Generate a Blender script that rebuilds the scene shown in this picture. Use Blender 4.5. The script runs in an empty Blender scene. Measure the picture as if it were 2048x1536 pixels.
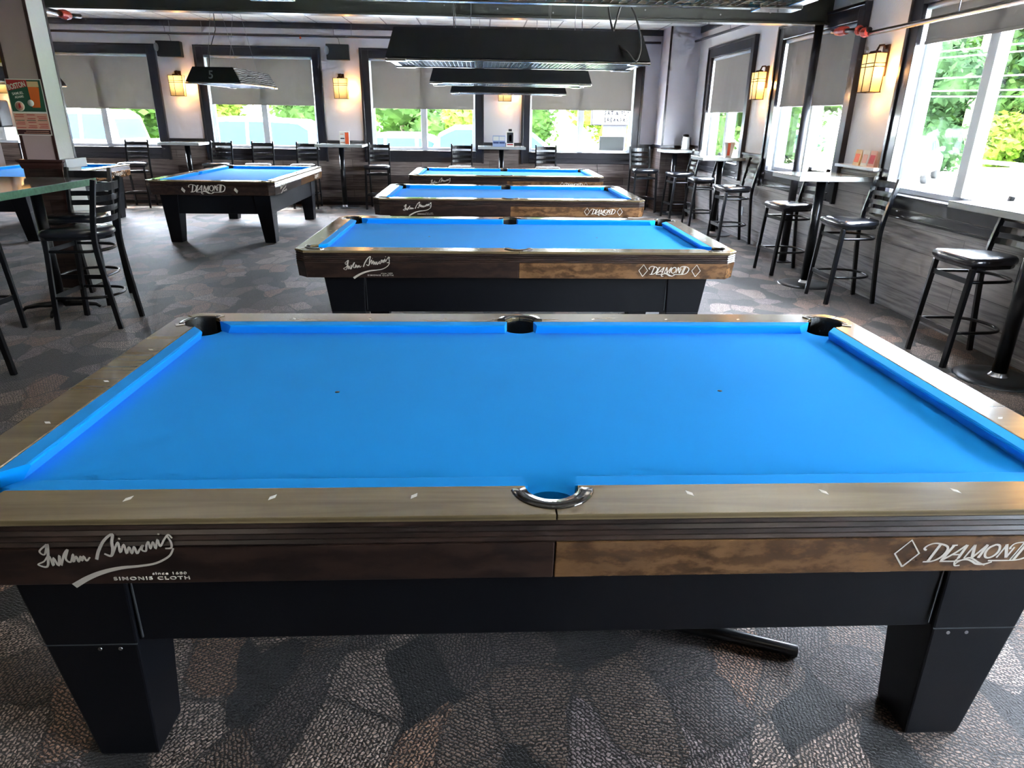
import bpy, bmesh, math, random
from mathutils import Vector, Matrix
random.seed(7)
PI = math.pi
SC = bpy.context.scene
COL = SC.collection

# ------------------------------------------------------------------ camera, world, sun, exposure
cam_d = bpy.data.cameras.new('camera'); cam = bpy.data.objects.new('camera', cam_d); COL.objects.link(cam)
F_PX, CX, CY, CZ, PITCH, YAW, ROLL = 1360.78, -0.1642, -2.0850, 1.6251, 0.37362, 0.048384, 0.015235
cam_d.sensor_fit = 'HORIZONTAL'; cam_d.sensor_width = 36.0; cam_d.lens = F_PX / 2048 * 36
cam_d.clip_start = 0.05; cam_d.clip_end = 500

def cam_dir(X, Y, Z):
    c, s = math.cos(ROLL), math.sin(ROLL); X, Z = c*X - s*Z, s*X + c*Z
    c, s = math.cos(PITCH), math.sin(PITCH); Y, Z = c*Y + s*Z, -s*Y + c*Z
    c, s = math.cos(YAW), math.sin(YAW); X, Y = c*X + s*Y, -s*X + c*Y
    return Vector((X, Y, Z))
rt, up, fw = cam_dir(1, 0, 0), cam_dir(0, 0, 1), cam_dir(0, 1, 0)
cam.matrix_world = Matrix(((rt.x, up.x, -fw.x, CX), (rt.y, up.y, -fw.y, CY), (rt.z, up.z, -fw.z, CZ), (0, 0, 0, 1)))
SC.camera = cam

SUN_DIR = Vector((-0.12, 0.44, 0.89)).normalized()      # towards the sun
w = bpy.data.worlds.new('sky'); SC.world = w; w.use_nodes = True
nt = w.node_tree; nt.nodes.clear()
wo = nt.nodes.new('ShaderNodeOutputWorld'); bg = nt.nodes.new('ShaderNodeBackground'); sky = nt.nodes.new('ShaderNodeTexSky')
sky.sky_type = 'NISHITA'; sky.sun_disc = False
sky.sun_elevation = math.asin(SUN_DIR.z); sky.sun_rotation = math.atan2(SUN_DIR.x, SUN_DIR.y)
sky.air_density = 1.0; sky.dust_density = 3.0; sky.ozone_density = 1.0
mixw = nt.nodes.new('ShaderNodeMix'); mixw.data_type = 'RGBA'; mixw.inputs[0].default_value = 0.55
mixw.inputs[7].default_value = (7.5, 7.8, 8.2, 1)       # thin bright summer haze mixed into the blue
nt.links.new(sky.outputs[0], mixw.inputs[6]); nt.links.new(mixw.outputs[2], bg.inputs[0])
bg.inputs[1].default_value = 3.4
nt.links.new(bg.outputs[0], wo.inputs[0])

sd = bpy.data.lights.new('sun', 'SUN'); sun = bpy.data.objects.new('sun', sd); COL.objects.link(sun)
sd.energy = 12.0; sd.angle = math.radians(0.6); sd.color = (1.0, 0.96, 0.9)
sun.rotation_euler = SUN_DIR.to_track_quat('Z', 'Y').to_euler(); sun.location = (0, 40, 60)

vs = SC.view_settings
SC.display_settings.display_device = 'sRGB'
vs.view_transform = 'Standard'; vs.look = 'None'; vs.gamma = 1.0; vs.use_curve_mapping = False; vs.exposure = 2.25
cy = SC.cycles
cy.max_bounces = 5; cy.diffuse_bounces = 3; cy.glossy_bounces = 3; cy.transmission_bounces = 4; cy.transparent_max_bounces = 12
cy.sample_clamp_indirect = 6.0; cy.caustics_reflective = False; cy.caustics_refractive = False
cy.use_denoising = True; cy.use_adaptive_sampling = True; cy.adaptive_threshold = 0.08; cy.adaptive_min_samples = 24

def portal(name, loc, rot, sx, sy):
    l = bpy.data.lights.new(name, 'AREA'); o = bpy.data.objects.new(name, l); COL.objects.link(o)
    l.shape = 'RECTANGLE'; l.size = sx; l.size_y = sy; l.cycles.is_portal = True
    o.location = loc; o.rotation_euler = rot

# ------------------------------------------------------------------ room numbers
XR, YB, XL, YF, ZC = 3.695, 11.614, -9.0, -4.6, 3.13        # wall faces, ceiling
WT, WB = 2.734, 0.806                                     # outer edges of the window frames
BACK_WIN = [(-8.17, -5.95), (-5.261, -3.048), (-2.336, -0.117), (0.607, 2.849)]
RIGHT_WIN = [(8.283, 10.355), (5.366, 7.487), (2.44, 4.561), (-0.49, 1.61), (-3.39, -1.29)]
CAS = 0.15                                                # casing width
WALL_T = 0.20

# ------------------------------------------------------------------ helpers
def lin(c):
    return tuple((x/12.92 if x <= 0.04045 else ((x+0.055)/1.055)**2.4) for x in c)
def rgb(r, g, b):
    return lin((r/255, g/255, b/255)) + (1,)

MATS = {}
def mat(name, color=(0.5, 0.5, 0.5, 1), rough=0.5, metal=0.0, spec=0.5, coat=0.0, sheen=0.0, emit=None, estr=0.0, noise=None, bump=None):
    """noise = (scale, strength 0..1); bump = (scale, strength)"""
    m = bpy.data.materials.new(name); m.use_nodes = True; n = m.node_tree; b = n.nodes['Principled BSDF']
    b.inputs['Base Color'].default_value = color; b.inputs['Roughness'].default_value = rough
    b.inputs['Metallic'].default_value = metal; b.inputs['Specular IOR Level'].default_value = spec
    b.inputs['Coat Weight'].default_value = coat; b.inputs['Coat Roughness'].default_value = 0.08
    b.inputs['Sheen Weight'].default_value = sheen
    if emit: b.inputs['Emission Color'].default_value = emit; b.inputs['Emission Strength'].default_value = estr
    tc = n.nodes.new('ShaderNodeTexCoord')
    if noise is None: noise = (6.0, 0.06)
    t = n.nodes.new('ShaderNodeTexNoise'); t.inputs['Scale'].default_value = noise[0]; t.inputs['Detail'].default_value = 4
    n.links.new(tc.outputs['Object'], t.inputs['Vector'])
    r = n.nodes.new('ShaderNodeMapRange'); r.inputs[3].default_value = 1-noise[1]; r.inputs[4].default_value = 1+noise[1]
    n.links.new(t.outputs['Fac'], r.inputs[0])
    mx = n.nodes.new('ShaderNodeVectorMath'); mx.operation = 'SCALE'; mx.inputs[0].default_value = color[:3]
    n.links.new(r.outputs[0], mx.inputs['Scale']); n.links.new(mx.outputs[0], b.inputs['Base Color'])
    if bump:
        t2 = n.nodes.new('ShaderNodeTexNoise'); t2.inputs['Scale'].default_value = bump[0]; t2.inputs['Detail'].default_value = 3
        n.links.new(tc.outputs['Object'], t2.inputs['Vector'])
        bp = n.nodes.new('ShaderNodeBump'); bp.inputs['Strength'].default_value = bump[1]; bp.inputs['Distance'].default_value = 0.004
        n.links.new(t2.outputs['Fac'], bp.inputs['Height']); n.links.new(bp.outputs[0], b.inputs['Normal'])
    MATS[name] = m
    return m

def ramp(n, stops, interp='LINEAR'):
    cr = n.nodes.new('ShaderNodeValToRGB'); cr.color_ramp.interpolation = interp
    e = cr.color_ramp.elements
    while len(e) < len(stops): e.new(0.5)
    for el, (p, c) in zip(e, stops): el.position = p; el.color = c
    return cr

def wood(name, dark, mid, light, scale=(1.2, 9, 9), rough=0.2, coat=0.6, dist=6.0, wscale=1.6):
    m = bpy.data.materials.new(name); m.use_nodes = True; n = m.node_tree; b = n.nodes['Principled BSDF']
    tc = n.nodes.new('ShaderNodeTexCoord'); mp = n.nodes.new('ShaderNodeMapping'); mp.inputs['Scale'].default_value = scale
    n.links.new(tc.outputs['Object'], mp.inputs['Vector'])
    wv = n.nodes.new('ShaderNodeTexWave'); wv.wave_type = 'BANDS'; wv.bands_direction = 'Z'
    wv.inputs['Scale'].default_value = wscale; wv.inputs['Distortion'].default_value = dist
    wv.inputs['Detail'].default_value = 6; wv.inputs['Detail Scale'].default_value = 1.6; wv.inputs['Detail Roughness'].default_value = 0.65
    n.links.new(mp.outputs[0], wv.inputs['Vector'])
    ns = n.nodes.new('ShaderNodeTexNoise'); ns.inputs['Scale'].default_value = 1.6; ns.inputs['Detail'].default_value = 8; ns.inputs['Distortion'].default_value = 1.2
    n.links.new(mp.outputs[0], ns.inputs['Vector'])
    mx = n.nodes.new('ShaderNodeMath'); mx.operation = 'MULTIPLY_ADD'; mx.inputs[1].default_value = 0.30
    mm = n.nodes.new('ShaderNodeMath'); mm.operation = 'MULTIPLY'; mm.inputs[1].default_value = 0.75
    n.links.new(ns.outputs['Fac'], mm.inputs[0]); n.links.new(wv.outputs['Fac'], mx.inputs[0]); n.links.new(mm.outputs[0], mx.inputs[2])
    cr = ramp(n, [(0.18, dark), (0.45, mid), (0.78, light)])
    n.links.new(mx.outputs[0], cr.inputs[0]); n.links.new(cr.outputs[0], b.inputs['Base Color'])
    b.inputs['Roughness'].default_value = rough; b.inputs['Coat Weight'].default_value = coat; b.inputs['Coat Roughness'].default_value = 0.12
    MATS[name] = m
    return m

def pmat(name): return MATS[name]

# --- materials
M_CLOTH = mat('blue_cloth', (0.003, 0.33, 0.95, 1), rough=0.95, spec=0.02, sheen=0.08, noise=(2.5, 0.05), bump=(900, 0.15))
M_RAIL = wood('rail_top_wood', (0.07, 0.05, 0.026, 1), (0.165, 0.122, 0.062, 1), (0.26, 0.195, 0.10, 1), scale=(1.0, 14, 14), rough=0.22, coat=0.7, dist=3.0)
M_GOLD = wood('golden_veneer', (0.026, 0.013, 0.008, 1), (0.10, 0.048, 0.021, 1), (0.22, 0.112, 0.046, 1), scale=(2.6, 5, 5), rough=0.25, coat=0.5, dist=14.0, wscale=0.9)
M_DARKV = wood('dark_veneer', (0.006, 0.004, 0.004, 1), (0.018, 0.010, 0.008, 1), (0.042, 0.022, 0.016, 1), scale=(2.2, 5, 5), rough=0.35, coat=0.15, dist=12.0, wscale=0.9)
M_BLACKW = mat('black_laminate', (0.0035, 0.004, 0.006, 1), rough=0.40, spec=0.3, noise=(30, 0.25), bump=(300, 0.05))
M_SEAM = mat('cabinet_seam', (0.055, 0.06, 0.065, 1), rough=0.4)
M_CAST = mat('pocket_casting', (0.030, 0.026, 0.022, 1), rough=0.14, coat=0.8)
M_POCKET = mat('pocket_rubber', (0.005, 0.0055, 0.0055, 1), rough=0.5, noise=(40, 0.3), bump=(200, 0.3))
M_PEARL = mat('pearl_inlay', (0.85, 0.80, 0.68, 1), rough=0.2)
M_LOGO = mat('logo_cream', (0.62, 0.56, 0.48, 1), rough=0.45)
M_BOLT = mat('steel', (0.45, 0.45, 0.46, 1), rough=0.3, metal=1.0)
M_STOOLM = mat('black_powder_coat', (0.005, 0.006, 0.008, 1), rough=0.30, coat=0.2, bump=(400, 0.1))
M_VINYL = mat('black_vinyl', (0.010, 0.012, 0.018, 1), rough=0.28, spec=0.8, coat=1.0, bump=(60, 0.15))
M_TOPG = mat('grey_laminate', rgb(150, 158, 156), rough=0.14, noise=(40, 0.08))
M_TOPE = mat('grey_laminate_edge', rgb(176, 180, 176), rough=0.3)
M_DISC = mat('table_base_metal', (0.05, 0.055, 0.06, 1), rough=0.35, metal=0.6)
M_GREEN = mat('green_marble_edge', rgb(78, 122, 98), rough=0.3, noise=(35, 0.55))
M_TOPL = mat('bar_table_top', rgb(150, 158, 160), rough=0.08, noise=(5, 0.08), coat=0.5)
M_CHARC = mat('charcoal_trim', rgb(46, 44, 50), rough=0.3, coat=0.3, noise=(8, 0.12))
M_BROWN = mat('brown_trim', rgb(58, 34, 30), rough=0.4, noise=(12, 0.3))
M_WHITEV = mat('white_vinyl', rgb(222, 228, 232), rough=0.35)
M_WALL = mat('grey_wallpaper', rgb(212, 208, 214), rough=0.7, noise=(1.5, 0.03), bump=(70, 0.25))
M_WALLW = mat('white_wallpaper', rgb(228, 227, 228), rough=0.55, noise=(1.5, 0.03), bump=(45, 0.6))
M_TAUPE = mat('taupe_panel', rgb(178, 156, 154), rough=0.6, noise=(4, 0.05))
M_COLS = mat('column_side_lit', rgb(204, 206, 204), rough=0.5, noise=(30, 0.04), bump=(30, 0.4))  # column's right side, its lit look put into the pale colour
M_BEAM = mat('painted_beam', rgb(66, 70, 64), rough=0.35, coat=0.1, noise=(5, 0.1))
M_PIPE = mat('pipe_steel', rgb(150, 150, 148), rough=0.25, metal=0.8)
M_PIPED = mat('pipe_dark', rgb(52, 52, 58), rough=0.4)
M_RED = mat('red_coupling', rgb(190, 62, 40), rough=0.4)
M_LAMPB = mat('lamp_black', (0.003, 0.003, 0.0035, 1), rough=0.6, spec=0.3, noise=(80, 0.3))
M_LAMPM = mat('lamp_polished', rgb(200, 200, 196), rough=0.15, metal=0.9)
M_LOUV = mat('louver_foil', rgb(205, 210, 218), rough=0.22, metal=0.9)
M_LOUVB = mat('louver_bronze', rgb(205, 184, 152), rough=0.4, metal=0.1)
M_CABLE = mat('cable', (0.02, 0.02, 0.02, 1), rough=0.5)
M_WIRE = mat('steel_wire', rgb(140, 142, 145), rough=0.3, metal=0.8)
M_SPK = mat('speaker_black', (0.005, 0.005, 0.005, 1), rough=0.5)
M_CONE = mat('speaker_cone', rgb(120, 122, 126), rough=0.4)
M_BRONZE = mat('bronze_iron', rgb(64, 42, 30), rough=0.4, metal=0.5)
M_PAPER = mat('paper_white', rgb(225, 222, 215), rough=0.6)
M_ORANGE = mat('print_orange', rgb(226, 92, 42), rough=0.5)
M_BLACKP = mat('print_black', rgb(30, 30, 34), rough=0.5)
M_BLUEP = mat('print_blue', rgb(150, 168, 205), rough=0.5)
M_NAVY = mat('print_navy', rgb(52, 72, 120), rough=0.5)
M_REDP = mat('print_red', rgb(186, 44, 48), rough=0.5)
M_GREENP = mat('print_green', rgb(38, 88, 68), rough=0.5)
M_PINKP = mat('print_pink', rgb(214, 160, 140), rough=0.5)
M_MAROON = mat('print_maroon', rgb(66, 28, 30), rough=0.5)
M_BEER = mat('print_amber', rgb(222, 104, 40), rough=0.5)
M_FOAM = mat('print_cream', rgb(226, 190, 140), rough=0.5)
M_YELLOW = mat('print_yellow', rgb(214, 196, 40), rough=0.5)
M_BLUE2 = mat('print_royal_blue', rgb(64, 70, 170), rough=0.5)
M_GREYBOX = mat('grey_board', rgb(118, 122, 122), rough=0.6)
M_SILVER = mat('brushed_silver', rgb(190, 188, 186), rough=0.25, metal=0.8)
M_CARW = mat('car_white', rgb(232, 235, 240), rough=0.25, coat=0.8)
M_CARG = mat('car_glass', (0.014, 0.028, 0.043, 1), rough=0.6, spec=0.02)
M_CARK = mat('car_black_trim', (0.008, 0.008, 0.009, 1), rough=0.8, spec=0.05)
M_TYRE = mat('tyre', rgb(30, 30, 30), rough=0.8)
M_BARK = mat('bark', rgb(96, 84, 72), rough=0.9, noise=(8, 0.4))
M_POLEW = mat('weathered_pole', rgb(205, 180, 150), rough=0.8, noise=(6, 0.2))
M_ASPH = mat('sun_bleached_asphalt', rgb(178, 176, 172), rough=0.9, noise=(0.8, 0.08), bump=(60, 0.3))
M_GRASS = mat('grass', rgb(118, 150, 62), rough=0.95, noise=(1.2, 0.35), bump=(20, 0.8))
M_GALV = mat('galvanised', rgb(190, 194, 198), rough=0.4, metal=0.4)
M_SIGNW = mat('sign_white', rgb(228, 228, 225), rough=0.4)
M_SIDING = mat('building_siding', rgb(214, 206, 196), rough=0.8)
M_ROOF = mat('building_roof', rgb(120, 120, 124), rough=0.8)

def foliage_mat(name, c1, c2):
    m = bpy.data.materials.new(name); m.use_nodes = True; n = m.node_tree; b = n.nodes['Principled BSDF']
    tc = n.nodes.new('ShaderNodeTexCoord'); t = n.nodes.new('ShaderNodeTexNoise'); t.inputs['Scale'].default_value = 1.3
    t.inputs['Detail'].default_value = 5; n.links.new(tc.outputs['Object'], t.inputs['Vector'])
    cr = ramp(n, [(0.32, c1), (0.68, c2)]); n.links.new(t.outputs['Fac'], cr.inputs[0]); n.links.new(cr.outputs[0], b.inputs['Base Color'])
    b.inputs['Roughness'].default_value = 0.9; b.inputs['Specular IOR Level'].default_value = 0.1
    tr = n.nodes.new('ShaderNodeBsdfTranslucent'); n.links.new(cr.outputs[0], tr.inputs[0])
    mx = n.nodes.new('ShaderNodeMixShader'); mx.inputs[0].default_value = 0.35
    n.links.new(b.outputs[0], mx.inputs[1]); n.links.new(tr.outputs[0], mx.inputs[2])
    n.links.new(mx.outputs[0], n.nodes['Material Output'].inputs[0]); MATS[name] = m
    return m
M_LEAF1 = foliage_mat('leaf_green', rgb(34, 54, 24), rgb(64, 90, 38))
M_LEAF2 = foliage_mat('leaf_yellow_green', rgb(62, 84, 24), rgb(104, 118, 44))
M_LEAF3 = foliage_mat('needle_green', rgb(26, 42, 26), rgb(50, 74, 40))

# window glass: clear with a fresnel reflection
m = bpy.data.materials.new('window_glass'); m.use_nodes = True; n = m.node_tree; n.nodes.remove(n.nodes['Principled BSDF'])
tr = n.nodes.new('ShaderNodeBsdfTransparent'); gl = n.nodes.new('ShaderNodeBsdfGlossy'); gl.inputs['Roughness'].default_value = 0.02
fr = n.nodes.new('ShaderNodeLayerWeight'); fr.inputs[0].default_value = 0.12
mm = n.nodes.new('ShaderNodeMath'); mm.operation = 'MULTIPLY'; mm.inputs[1].default_value = 0.5
mx = n.nodes.new('ShaderNodeMixShader'); n.links.new(fr.outputs['Fresnel'], mm.inputs[0]); n.links.new(mm.outputs[0], mx.inputs[0])
n.links.new(tr.outputs[0], mx.inputs[1]); n.links.new(gl.outputs[0], mx.inputs[2]); n.links.new(mx.outputs[0], n.nodes['Material Output'].inputs[0])
tr.inputs[0].default_value = (0.93, 0.95, 0.96, 1)
M_GLASS = m

def translucent(name, col, fac, tcol=None, rough=0.8):
    m = bpy.data.materials.new(name); m.use_nodes = True; n = m.node_tree; b = n.nodes['Principled BSDF']
    b.inputs['Base Color'].default_value = col; b.inputs['Roughness'].default_value = rough
    tc = n.nodes.new('ShaderNodeTexCoord'); wv = n.nodes.new('ShaderNodeTexNoise'); wv.inputs['Scale'].default_value = 300
    n.links.new(tc.outputs['Object'], wv.inputs['Vector'])
    bp = n.nodes.new('ShaderNodeBump'); bp.inputs['Strength'].default_value = 0.1; bp.inputs['Distance'].default_value = 0.002
    n.links.new(wv.outputs['Fac'], bp.inputs['Height']); n.links.new(bp.outputs[0], b.inputs['Normal'])
    t = n.nodes.new('ShaderNodeBsdfTranslucent'); t.inputs[0].default_value = tcol or col
    x = n.nodes.new('ShaderNodeMixShader'); x.inputs[0].default_value = fac
    n.links.new(b.outputs[0], x.inputs[1]); n.links.new(t.outputs[0], x.inputs[2]); n.links.new(x.outputs[0], n.nodes['Material Output'].inputs[0])
    MATS[name] = m
    return m
M_BLIND = translucent('blind_fabric', rgb(150, 145, 138), 0.14)

# sconce glass gives off the warm light of its bulb
m = bpy.data.materials.new('sconce_glass'); m.use_nodes = True; n = m.node_tree; b = n.nodes['Principled BSDF']
b.inputs['Base Color'].default_value = rgb(196, 150, 92); b.inputs['Roughness'].default_value = 0.5
tc = n.nodes.new('ShaderNodeTexCoord'); sp = n.nodes.new('ShaderNodeVectorMath'); sp.operation = 'DISTANCE'; sp.inputs[1].default_value = (0, -0.08, 0.05)
n.links.new(tc.outputs['Object'], sp.inputs[0])
mr = n.nodes.new('ShaderNodeMapRange'); mr.inputs[1].default_value = 0.03; mr.inputs[2].default_value = 0.24; mr.inputs[3].default_value = 0.85; mr.inputs[4].default_value = 0.10; mr.interpolation_type = 'SMOOTHSTEP'
n.links.new(sp.outputs['Value'], mr.inputs[0]); n.links.new(mr.outputs[0], b.inputs['Emission Strength'])
b.inputs['Emission Color'].default_value = rgb(255, 196, 112)
M_SGLASS = m

# carpet: tiles of angular shards, each with its own colour and loop direction
def carpet():
    m = bpy.data.materials.new('shard_carpet'); m.use_nodes = True; n = m.node_tree; L = n.links; b = n.nodes['Principled BSDF']
    tc = n.nodes.new('ShaderNodeTexCoord')
    mp = n.nodes.new('ShaderNodeMapping'); mp.inputs['Rotation'].default_value = (0, 0, 0.5); mp.inputs['Scale'].default_value = (1.0, 0.72, 1)
    L.new(tc.outputs['Object'], mp.inputs['Vector'])
    ds = n.nodes.new('ShaderNodeTexNoise'); ds.inputs['Scale'].default_value = 1.6; ds.inputs['Detail'].default_value = 1
    L.new(mp.outputs[0], ds.inputs['Vector'])
    va = n.nodes.new('ShaderNodeVectorMath'); va.operation = 'MULTIPLY_ADD'; va.inputs[1].default_value = (0.35, 0.35, 0)
    L.new(ds.outputs['Color'], va.inputs[0]); L.new(mp.outputs[0], va.inputs[2])
    vo = n.nodes.new('ShaderNodeTexVoronoi'); vo.distance = 'MANHATTAN'; vo.inputs['Scale'].default_value = 5.2; vo.inputs['Randomness'].default_value = 1.0
    vo.voronoi_dimensions = '2D'; L.new(va.outputs[0], vo.inputs['Vector'])
    sep = n.nodes.new('ShaderNodeSeparateColor'); L.new(vo.outputs['Color'], sep.inputs[0])
    # tone of each shard
    cr = ramp(n, [(0.0, rgb(38, 36, 36)), (0.15, rgb(134, 112, 98)), (0.34, rgb(194, 170, 156)), (0.50, rgb(106, 92, 88)), (0.66, rgb(178, 138, 114)), (0.80, rgb(46, 44, 44)), (0.89, rgb(162, 144, 142))], 'CONSTANT')
    L.new(sep.outputs[0], cr.inputs[0])
    # loops: rotated brick-like dashes
    ang = n.nodes.new('ShaderNodeMath'); ang.operation = 'MULTIPLY'; ang.inputs[1].default_value = 6.283
    L.new(sep.outputs[1], ang.inputs[0])
    vr = n.nodes.new('ShaderNodeVectorRotate'); vr.rotation_type = 'Z_AXIS'; L.new(tc.outputs['Object'], vr.inputs['Vector']); L.new(ang.outputs[0], vr.inputs['Angle'])
    br = n.nodes.new('ShaderNodeTexBrick'); br.inputs['Scale'].default_value = 24.0; br.inputs['Mortar Size'].default_value = 0.085
    br.inputs['Brick Width'].default_value = 0.42; br.inputs['Row Height'].default_value = 0.26; br.inputs['Mortar Smooth'].default_value = 0.6
    br.inputs['Color1'].default_value = (1, 1, 1, 1); br.inputs['Color2'].default_value = (0.5, 0.5, 0.5, 1); br.inputs['Mortar'].default_value = (0.05, 0.05, 0.05, 1)
    wob = n.nodes.new('ShaderNodeTexNoise'); wob.inputs['Scale'].default_value = 55; wob.inputs['Detail'].default_value = 2
    L.new(tc.outputs['Object'], wob.inputs['Vector'])
    wa = n.nodes.new('ShaderNodeVectorMath'); wa.operation = 'MULTIPLY_ADD'; wa.inputs[1].default_value = (0.022, 0.022, 0)
    L.new(wob.outputs['Color'], wa.inputs[0]); L.new(vr.outputs[0], wa.inputs[2]); L.new(wa.outputs[0], br.inputs['Vector'])
    fine = n.nodes.new('ShaderNodeTexNoise'); fine.inputs['Scale'].default_value = 160; fine.inputs['Detail'].default_value = 2
    L.new(tc.outputs['Object'], fine.inputs['Vector'])
    fr = n.nodes.new('ShaderNodeMapRange'); fr.inputs[1].default_value = 0.3; fr.inputs[2].default_value = 0.7; fr.inputs[3].default_value = 0.2; fr.inputs[4].default_value = 2.5
    L.new(fine.outputs['Fac'], fr.inputs[0])
    # dark edges where shards meet
    vo2 = n.nodes.new('ShaderNodeTexVoronoi'); vo2.feature = 'DISTANCE_TO_EDGE'; vo2.inputs['Scale'].default_value = 5.2; vo2.voronoi_dimensions = '2D'
    L.new(va.outputs[0], vo2.inputs['Vector'])
    er = n.nodes.new('ShaderNodeMapRange'); er.inputs[1].default_value = 0.0; er.inputs[2].default_value = 0.055; er.inputs[3].default_value = 0.18; er.inputs[4].default_value = 1.0
    L.new(vo2.outputs['Distance'], er.inputs[0])
    m1 = n.nodes.new('ShaderNodeMix'); m1.data_type = 'RGBA'; m1.blend_type = 'MULTIPLY'; m1.inputs[0].default_value = 1.0
    L.new(cr.outputs[0], m1.inputs[6]); L.new(br.outputs['Color'], m1.inputs[7])
    s1 = n.nodes.new('ShaderNodeMath'); s1.operation = 'MULTIPLY'; L.new(fr.outputs[0], s1.inputs[0]); L.new(er.outputs[0], s1.inputs[1])
    s2 = n.nodes.new('ShaderNodeVectorMath'); s2.operation = 'SCALE'; L.new(m1.outputs[2], s2.inputs[0]); L.new(s1.outputs[0], s2.inputs['Scale'])
    s3 = n.nodes.new('ShaderNodeVectorMath'); s3.operation = 'SCALE'; s3.inputs['Scale'].default_value = 0.72; L.new(s2.outputs[0], s3.inputs[0]); L.new(s3.outputs[0], b.inputs['Base Color'])
    b.inputs['Roughness'].default_value = 0.6; b.inputs['Specular IOR Level'].default_value = 0.38
    b.inputs['Sheen Weight'].default_value = 0.2
    bp = n.nodes.new('ShaderNodeBump'); bp.inputs['Strength'].default_value = 0.7; bp.inputs['Distance'].default_value = 0.004
    hs = n.nodes.new('ShaderNodeMath'); hs.operation = 'MULTIPLY'; L.new(br.outputs['Fac'], hs.inputs[0]); hs.inputs[1].default_value = -1
    L.new(hs.outputs[0], bp.inputs['Height']); L.new(bp.outputs[0], b.inputs['Normal'])
    return m
M_CARPET = carpet()

def plank(name, axis, cols, rough=0.6, bw=1.3, rh=0.14):
    """horizontal weathered boards on a wall whose length runs along axis ('X' or 'Y')"""
    m = bpy.data.materials.new(name); m.use_nodes = True; n = m.node_tree; L = n.links; b = n.nodes['Principled BSDF']
    tc = n.nodes.new('ShaderNodeTexCoord'); sp = n.nodes.new('ShaderNodeSeparateXYZ'); L.new(tc.outputs['Object'], sp.inputs[0])
    cb = n.nodes.new('ShaderNodeCombineXYZ'); L.new(sp.outputs[axis], cb.inputs[0]); L.new(sp.outputs['Z'], cb.inputs[1])
    br = n.nodes.new('ShaderNodeTexBrick'); br.inputs['Scale'].default_value = 1.0; br.inputs['Brick Width'].default_value = bw; br.inputs['Row Height'].default_value = rh
    br.inputs['Mortar Size'].default_value = 0.003; br.inputs['Mortar Smooth'].default_value = 0.2
    br.inputs['Color1'].default_value = (0, 0, 0, 1); br.inputs['Color2'].default_value = (1, 1, 1, 1); br.inputs['Mortar'].default_value = (0.5, 0.5, 0.5, 1)
    L.new(cb.outputs[0], br.inputs['Vector'])
    mp = n.nodes.new('ShaderNodeMapping'); mp.inputs['Scale'].default_value = (1.5, 22, 1); L.new(cb.outputs[0], mp.inputs['Vector'])
    ns = n.nodes.new('ShaderNodeTexNoise'); ns.inputs['Scale'].default_value = 1.8; ns.inputs['Detail'].default_value = 6; ns.inputs['Distortion'].default_value = 0.6
    L.new(mp.outputs[0], ns.inputs['Vector'])
    add = n.nodes.new('ShaderNodeMath'); add.operation = 'MULTIPLY_ADD'; add.inputs[1].default_value = 0.35
    L.new(br.outputs['Color'], add.inputs[0]); L.new(ns.outputs['Fac'], add.inputs[2])
    cr = ramp(n, [(0.35, cols[0]), (0.6, cols[1]), (0.95, cols[2])]); L.new(add.outputs[0], cr.inputs[0])
    mo = n.nodes.new('ShaderNodeMapRange'); mo.inputs[3].default_value = 1.0; mo.inputs[4].default_value = 0.35; L.new(br.outputs['Fac'], mo.inputs[0])
    s = n.nodes.new('ShaderNodeVectorMath'); s.operation = 'SCALE'; L.new(cr.outputs[0], s.inputs[0]); L.new(mo.outputs[0], s.inputs['Scale'])
    L.new(s.outputs[0], b.inputs['Base Color']); b.inputs['Roughness'].default_value = rough
    bp = n.nodes.new('ShaderNodeBump'); bp.inputs['Strength'].default_value = 0.4; bp.inputs['Distance'].default_value = 0.005
    L.new(mo.outputs[0], bp.inputs['Height']); L.new(bp.outputs[0], b.inputs['Normal'])
    return m
PC = (rgb(66, 58, 56), rgb(112, 98, 94), rgb(154, 142, 136))
M_PLX = plank('weathered_planks_back', 'X', PC)
M_PLY = plank('weathered_planks_side_lit', 'Y', (rgb(130, 126, 128), rgb(170, 166, 166), rgb(196, 192, 190)), 0.4, 3.2, 0.19)  # paler copy of the boards: window light on the right wall put into the colour
M_PLD = plank('dark_planks', 'X', (rgb(30, 20, 18), rgb(52, 36, 32), rgb(72, 54, 48)))

def tiles(name):
    m = bpy.data.materials.new(name); m.use_nodes = True; n = m.node_tree; L = n.links; b = n.nodes['Principled BSDF']
    tc = n.nodes.new('ShaderNodeTexCoord'); br = n.nodes.new('ShaderNodeTexBrick'); br.offset = 0
    br.inputs['Scale'].default_value = 1.0; br.inputs['Brick Width'].default_value = 0.61; br.inputs['Row Height'].default_value = 0.61; br.inputs['Mortar Size'].default_value = 0.012
    br.inputs['Color1'].default_value = rgb(222, 224, 218); br.inputs['Color2'].default_value = rgb(214, 216, 210); br.inputs['Mortar'].default_value = rgb(120, 122, 120)
    L.new(tc.outputs['Object'], br.inputs['Vector']); L.new(br.outputs['Color'], b.inputs['Base Color']); b.inputs['Roughness'].default_value = 0.6
    return m
M_TILE = tiles('ceiling_tiles')

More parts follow.
